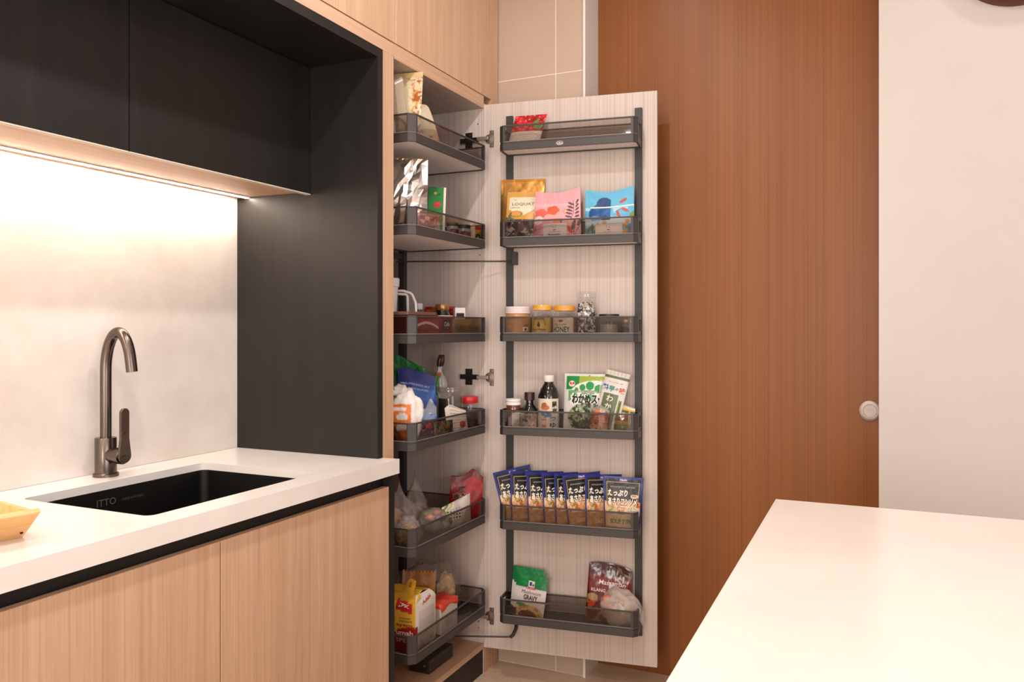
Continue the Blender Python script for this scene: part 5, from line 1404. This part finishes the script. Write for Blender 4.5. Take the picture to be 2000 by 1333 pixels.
lat('lid', [(0.0445, 0.139), (0.0465, 0.1405), (0.0465, 0.146), (0.0455, 0.151), (0.047, 0.153), (0.0465, 0.157), (0.0, 0.158)], clear('jar_lid_glass', (0.85, 0.83, 0.8), 0.2, '#d8ccc2', 0.05, 1.5), j)
def art_dk(U, V, W, H): return Art(U, V, W, H, '#2c2724').mix(fnoise(U*W*60, V*H*60, 3) > 0.6, '#3d3632')
wrap('dark_sleeve', j, 0.0425, 0.006, 0.118, -1.45, 0.15, art_dk, FILM)
j = thing('clear_jar', 'clear plastic jar with a bright red lid at tray end', 'jar', iloc(0.527, 2.583, 3), (0, 0, 0))
lat('dark_contents', [(0, 0.003), (0.029, 0.003), (0.029, 0.035), (0.0, 0.038)], pbr('#3a2620', 0.6), j)
lat('jar_body', [(0.030, 0), (0.032, 0.003), (0.032, 0.088), (0.030, 0.094)], GLASSJ, j)
lat('lid', [(0.0318, 0.0945), (0.033, 0.096), (0.033, 0.1165), (0.032, 0.118), (0, 0.1185)], pbr('#c8282a', 0.35), j)
def art_cc(U, V, W, H): return Art(U, V, W, H, '#ddd0c2').mix((np.sin(V*60) > 0.5) & (U > 0.2), '#a08a7a', 0.7).ell(0.75, 0.35, 0.15, 0.15, '#b0503a')
pouch('cream_sachet', 'cream paper sachet standing before the large glass jar', 'sachet', iloc(0.555, 2.445, 3), irot(-5, -5, 62), 0.085, 0.085, 0.006, art_cc, PAPER, kind='flat', top=lambda U: 0.02-0.04*np.abs(U-0.25), seed=99)
def art_hb(U, V, W, H): return Art(U, V, W, H, '#3a2a20').mix(fnoise(U*W*90, V*H*90, 5) > 0.55, '#5f6a38').mix(fnoise(U*W*90, V*H*90, 9) > 0.62, '#8a4038')
pouch('herb_packet', 'dark packet of dried herbs lying low behind the glass front', 'packet', iloc(0.556, 2.345, 3), irot(-5, 0, 75), 0.09, 0.055, 0.018, art_hb, FILMG, kind='pillow', seed=103)

# ------------------------------------------------------------------ fifth pull-out tray
k = 4
def clearbag(label, loc, size, seed, contents, yaw=30, neck=None, mat=None, content_name='bag_content'):
    t = thing('clear_bag', label, 'bag', loc, (0, 0, R_(yaw)))
    def sh(d, p):
        p = p.copy(); p.z = max(p.z, -size[2]*0.97)
        if neck and p.z > size[2]*0.45:
            f = (p.z-size[2]*0.45)/(size[2]*0.55); p.x *= 1-0.75*min(1, f); p.y *= 1-0.75*min(1, f); p.z += neck*f*f
        return p
    blob('bag_film', t, mat or BAGC, size, (0, 0, size[2]*0.97), 0.13, 2.3, seed, 4, sh, 0.13, True)
    for c, s, ctr, sd in contents:
        blob(content_name, t, pbr(c, 0.6), s, ctr, 0.15, 2.4, sd, 3, None, 0.10, True)
    return t
clearbag('tall clear bag with pale brown contents at the near tray end', iloc(0.455, 2.225, 4), (0.055, 0.040, 0.082), 1.2, [('#b98a52', (0.030, 0.022, 0.045), (-0.018, -0.004, 0.060), 2.0), ('#a08a78', (0.030, 0.024, 0.035), (0.022, 0.0, 0.050), 4.0)], neck=0.01)
clearbag('clear bag knotted into a tall thin tip in the tray middle', iloc(0.430, 2.365, 4), (0.042, 0.036, 0.070), 3.7, [('#8f7a70', (0.028, 0.022, 0.038), (0, 0, 0.05), 6.0)], neck=0.055)
clearbag('low clear bag of orange and purple wrapped sweets', iloc(0.525, 2.325, 4), (0.050, 0.042, 0.045), 6.1,
         [('#c96a2e', (0.016, 0.009, 0.010), (-0.012, -0.018, 0.062), 1.0), ('#5a2438', (0.017, 0.012, 0.012), (0.018, -0.014, 0.060), 2.0), ('#7a8a3a', (0.016, 0.009, 0.008), (-0.022, 0.006, 0.070), 3.0), ('#5c4a44', (0.036, 0.028, 0.024), (0, 0, 0.03), 5.0), ('#d0542e', (0.014, 0.008, 0.008), (0.014, 0.008, 0.074), 7.0)])
sb = thing('seed_bag', 'clear bag of golden brown seeds in the near tray corner', 'bag', iloc(0.535, 2.150, 4), (0, 0, R_(35)))
GRAIN = mottled('golden_seeds', '#6b4a26', '#c9a266', 260, 0.6, 0.3, 2.0, 0.42, 0.58, fine=300, bump=0.6)
blob('seeds', sb, GRAIN, (0.038, 0.028, 0.040), (0, 0, 0.0395), 0.06, 2.0, 2.0, 4, None, 0.02, True)
blob('bag_film', sb, BAGC, (0.041, 0.031, 0.052), (0, 0, 0.051), 0.10, 2.3, 8.0, 4, None, 0.12, True)
def art_dots(U, V, W, H):
    a = Art(U, V, W, H, '#cfc2b8'); a.mix((a.nz(26, 5) > 0.55), '#b3a8a2', 0.7)
    g = (np.abs(((U*W*90) % 1)-0.5) < 0.22) & (np.abs(((V*H*90) % 1)-0.5) < 0.22) & (V < 0.72) & (V > 0.35) & (U < 0.6); a.mix(g, '#2a2624')
    st = np.abs(U-(0.12+0.10*np.sin(V*7))) < 0.05; a.mix(st, '#6d7f3c'); a.mix((np.abs(U-(0.2+0.12*np.sin(V*7+0.8))) < 0.03) & (V > 0.4), '#a9b04a'); return a
pouch('dotted_bag', 'pale bag with black dots and a green leafy edge', 'bag', iloc(0.545, 2.455, 4), irot(-4, 0, 62), 0.12, 0.100, 0.036, art_dots, FILMG, kind='pillow', seed=111, wr=0.003, top=lambda U: -0.025+0.035*U)
def art_redp(U, V, W, H):
    a = Art(U, V, W, H, '#8a0d10'); a.mix((U > 0.4) & (a.nz(24, 5) > 0.45), '#a81414', 0.8); a.mix(V > 0.86, '#6d0c10'); a.ell(0.30, 0.12, 0.16, 0.06, '#c98a4a'); return a
pouch('red_pouch', 'bright red pouch with black brush lettering at the tray end', 'pouch', iloc(0.510, 2.574, 4), irot(-4, 4, 24), 0.118, 0.162, 0.03, art_redp, FILM,
      [dict(t='辣', u=0.30, v=0.42, h=0.42, col='#1c1010', bold=0.03, shear=0.2, out='#c98a5a', ob=0.04), dict(t='麻', u=0.36, v=0.66, h=0.22, col='#1c1010', bold=0.02, shear=0.2)], kind='stand', top=lambda U: 0.030*np.exp(-((U-0.68)/0.22)**2)-0.010, seed=115, wr=0.0015)

# ------------------------------------------------------------------ lowest pull-out tray
k = 5
fb = thing('flour_bag', 'yellow flour bag with red and white printed panels', 'bag', (0.504, 2.2125, IZ[5]+0.0146), (0, 0, 0))
FW, FD, FH = 0.118, 0.126, 0.178
def art_ff(U, V, W, H):
    a = Art(U, V, W, H, '#d9a632'); a.mix(a.nz(30, 3) > 0.6, '#e4b84e', 0.6); m = ((U-0.85)/0.66)**2+((V-0.14)/0.34)**2 < 1; a.mix(m, '#a01a22'); a.rect(0.62, 0.60, 0.62, 0.6, '#000000')
    q = (U > 0.42) & (U < 0.92) & (np.abs(V-(0.86-0.10*(U-0.3))) < 0.085); a.mix(q, '#c0262a'); a.mix((V > 0.575) & (V < 0.595) & (U > 0.5) & (U < 0.92), '#5a4a2a', 0.8); a.mix((V > 0.62) & (V < 0.635) & (U > 0.5) & (U < 0.86), '#5a4a2a', 0.7); return a
def art_fs(U, V, W, H):
    a = Art(U, V, W, H, '#ddd4cc'); a.mix(V < 0.06, '#8a1c22'); a.mix((U < 0.08) & (V < 0.5), '#8a1c22'); a.mix((V > 0.22) & (V < 0.72) & (np.sin(V*H*1500) > 0.2) & (U > 0.15) & (U < 0.92), '#a59a98', 0.6); a.rect(0.14, 0.20, 0.93, 0.74, '#b3aaa8', 0.55); a.mix((V < 0.25) & (a.nz(60, 3) > 0.55), '#8d8a9a', 0.6); return a
nu = 26; nv = 40
def fsurf(kind):
    U, V = np.meshgrid(np.linspace(0, 1, nu+1), np.linspace(0, 1, nv+1))
    bl = 0.006*np.sin(PI*U)*np.sin(PI*np.clip(V*0.95, 0, 1))+0.003*(fnoise(U*4, V*6, 3 if kind else 8)-0.5)*np.sin(PI*U)
    tp = np.clip((V-0.86)/0.14, 0, 1)**1.4
    if kind == 0:
        return U, V, np.stack([(U-0.5)*FW*(1-0.0*tp), -FD/2-bl+tp*FD*0.30, V*FH*(1+0.10*tp*0)], -1)
    return U, V, np.stack([FW/2+bl-tp*FW*0.10, (U-0.5)*FD*(1-0.55*tp*0.6), V*FH], -1)
for kk, art, nm, tx in ((0, art_ff, 'front_panel', [dict(t='JPK', u=0.66, v=0.840, h=0.11, w=0.34, col='#f0e4dc', bold=0.03, rot=-8), dict(t='ayam', u=0.68, v=0.50, h=0.08, w=0.5, col='#a01a22', bold=0.02), dict(t='rumah', u=0.64, v=0.375, h=0.13, w=0.62, col='#e8dcc8', bold=0.02, out='#8a1c22', ob=0.06), dict(t='SPECI', u=0.68, v=0.235, h=0.11, w=0.55, col='#e8c8b0', bold=0.02)]),
                        (1, art_fs, 'side_panel', [dict(t='Adabi', u=0.52, v=0.88, h=0.085, w=0.50, col='#c02a2c', bold=0.03, rot=12, shear=0.2)])):
    U, V, P = fsurf(kk)
    A = art(U, V, FW if kk == 0 else FD, FH)
    o = mk(nm, P.reshape(-1, 3), grid_faces(nu, nv), FILM, fb, True, A.c.reshape(-1, 3))
    lettering(P, FW, FH, tx, o, FILMM)
yl = pbr('#d9a632', 0.4)
# back, left and the gabled top
zt = FH
MB().add([(-FW/2, FD/2, 0), (FW/2, FD/2, 0), (FW/2-0.010, FD*0.33, zt), (-FW/2, FD*0.33, zt), (-FW/2, -FD/2, 0), (-FW/2, -FD*0.20, zt), (FW/2-0.011, -FD*0.20, zt), (FW/2, -FD/2, 0)],
         [[1, 0, 3, 2], [0, 4, 5, 3], [0, 1, 7, 4]]).build('back_panel', yl, fb)
fold = []
for t_ in range(9):
    f_ = t_/8
    for c in range(11):
        g_ = c/10
        y0 = -FD*0.20*(1-f_); y1 = FD*0.33*(1-f_)
        fold.append((-FW/2+(FW-0.011)*g_, y0 if True else 0, zt+(0.014*f_+0.0012*math.sin(g_*9+t_*0.6))*(1.0-0.55*g_)))
top_f = mk('gable_front', fold, grid_faces(10, 8), yl, fb, True)
fold2 = [(x, FD*0.33*(1-(i//11)/8), z) for i, (x, y, z) in enumerate(fold)]
mk('gable_rear', fold2, grid_faces(10, 8, True), yl, fb, True)
def art_flap(U, V, W, H): return Art(U, V, W, H, '#dba834').mix(fnoise(U*W*50, V*H*50, 2) > 0.6, '#e6bf5c', 0.6)
nu2, nv2 = 12, 14
U, V = np.meshgrid(np.linspace(0, 1, nu2+1), np.linspace(0, 1, nv2+1))
P = np.stack([-0.006+0.042*U*(1-0.25*V)+0.006*V, -FD*0.27+0.022*V-0.004*np.sin(V*PI), zt-0.016+0.058*V-0.006*V*(2*U-1)**2], -1)
o = mk('folded_flap', P.reshape(-1, 3), grid_faces(nu2, nv2), FILM, fb, True, art_flap(U, V, 0.05, 0.07).c.reshape(-1, 3))
lettering(P, 0.052, 0.072, [dict(t='0', u=0.5, v=0.72, h=0.40, w=0.24, col='#c02a26', bold=0.04)], o, FILMM)

wx = thing('white_box', 'white box with a crumpled red top beside the flour bag', 'box', (0.517, 2.383, IZ[5]+0.0146), (0, 0, 0))
MB().box((-0.038, -0.058, 0), (0.038, 0.058, 0.095)).build('carton_body', pbr('#d9cfc2', 0.55), wx, bevel=0.002)
rt = []
for t_ in range(11):
    for c in range(9):
        u_, v_ = c/8, t_/10
        e_ = 0.0 if c in (0, 8) or t_ in (0, 10) else 1.0
        xs = [-0.0395, -0.0393, -0.026, -0.013, 0.0, 0.013, 0.026, 0.0393, 0.0395][c]; ys = -0.0595+0.119*([0, 0.002]+[0.125*q for q in range(1, 8)]+[0.998, 1])[t_]
        inn = 1.0 if 1 < c < 7 and 1 < t_ < 9 else 0.0
        rt.append((xs, ys, 0.0975+inn*(0.006+0.012*mnoise.noise(Vector((u_*4, v_*5, 1.3))))-(0.016+0.007*math.sin(t_*0.9+c*0.8) if not e_ else 0)))
mk('red_top', rt, grid_faces(8, 10), pbr('#cf3a24', 0.35, coat=0.3), wx, True)
MB().box((0.0386, -0.03, 0.025), (0.0390, 0.02, 0.06)).build('side_label', pbr('#c2b6a6', 0.6), wx)

cb = thing('cracker_bag', 'large clear bag of orange and pale crackers behind the flour bag', 'bag', iloc(0.405, 2.475, 5), irot(0, 3, 31))
def art_cr(U, V, W, H):
    a = Art(U, V, W, H, '#dc9a4c'); a.mix(a.nz(40, 3) > 0.55, '#e6ae68', 0.7); a.mix(V > 0.80+0.03*np.sin(U*60), '#b97a40', 0.4); m = a.ellmask(0.62, 0.46, 0.26, 0.27); a.mix(m, '#a86a1e'); a.mix((U < 0.3) & (a.nz(30, 7) > 0.5), '#d8a888', 0.8); a.mix(V < 0.18, '#b0502a', 0.7); return a
nuA, nvA = 60, 60
U, V = np.meshgrid(np.linspace(0, 1, nuA+1), np.linspace(0, 1, nvA+1))
P = np.stack([-0.088+0.118*U, -0.030-0.006*np.sin(PI*U)+0.002*np.sin(U*20), 0.012+0.152*V*(1+0.03*np.sin(U*60)*V)], -1)
o = mk('orange_wrapper', P.reshape(-1, 3), grid_faces(nuA, nvA), FILM, cb, True, art_cr(U, V, 0.118, 0.128).c.reshape(-1, 3))
lettering(P, 0.118, 0.128, [dict(t='CRACKERS', u=0.62, v=0.70, h=0.06, w=0.5, col='#e0a868', bold=0.02), dict(t='Golden', u=0.62, v=0.50, h=0.06, w=0.36, col='#d9a45a'), dict(t='since 1970', u=0.62, v=0.40, h=0.04, w=0.34, col='#d9a45a')], o, FILMM)
blob('cracker_stack', cb, pbr('#c08a4e', 0.7), (0.056, 0.024, 0.074), (-0.030, 0.0, 0.076), 0.05, 2.0, 1.0, 3, None, 0.05, True)
blob('noodle_bundle', cb, mottled('pale_noodles', '#b5946c', '#dcc29c', 70, 0.6, 0.3, 4, fine=120, bump=0.5), (0.036, 0.026, 0.074), (0.068, -0.008, 0.078), 0.08, 2.4, 4.0, 4, None, 0.10, True)
def cbs(d, p):
    p = p.copy(); p.z = max(p.z, -0.091); p.z = min(p.z, 0.104); return p
blob('bag_film', cb, clear('cracker_bag_film', (0.95, 0.93, 0.91), 0.07, '#efe4da', 0.10, 1.45, bump=0.9, bscale=50), (0.112, 0.045, 0.100), (0.002, -0.002, 0.092), 0.10, 2.4, 2.7, 5, cbs, 0.09, True)
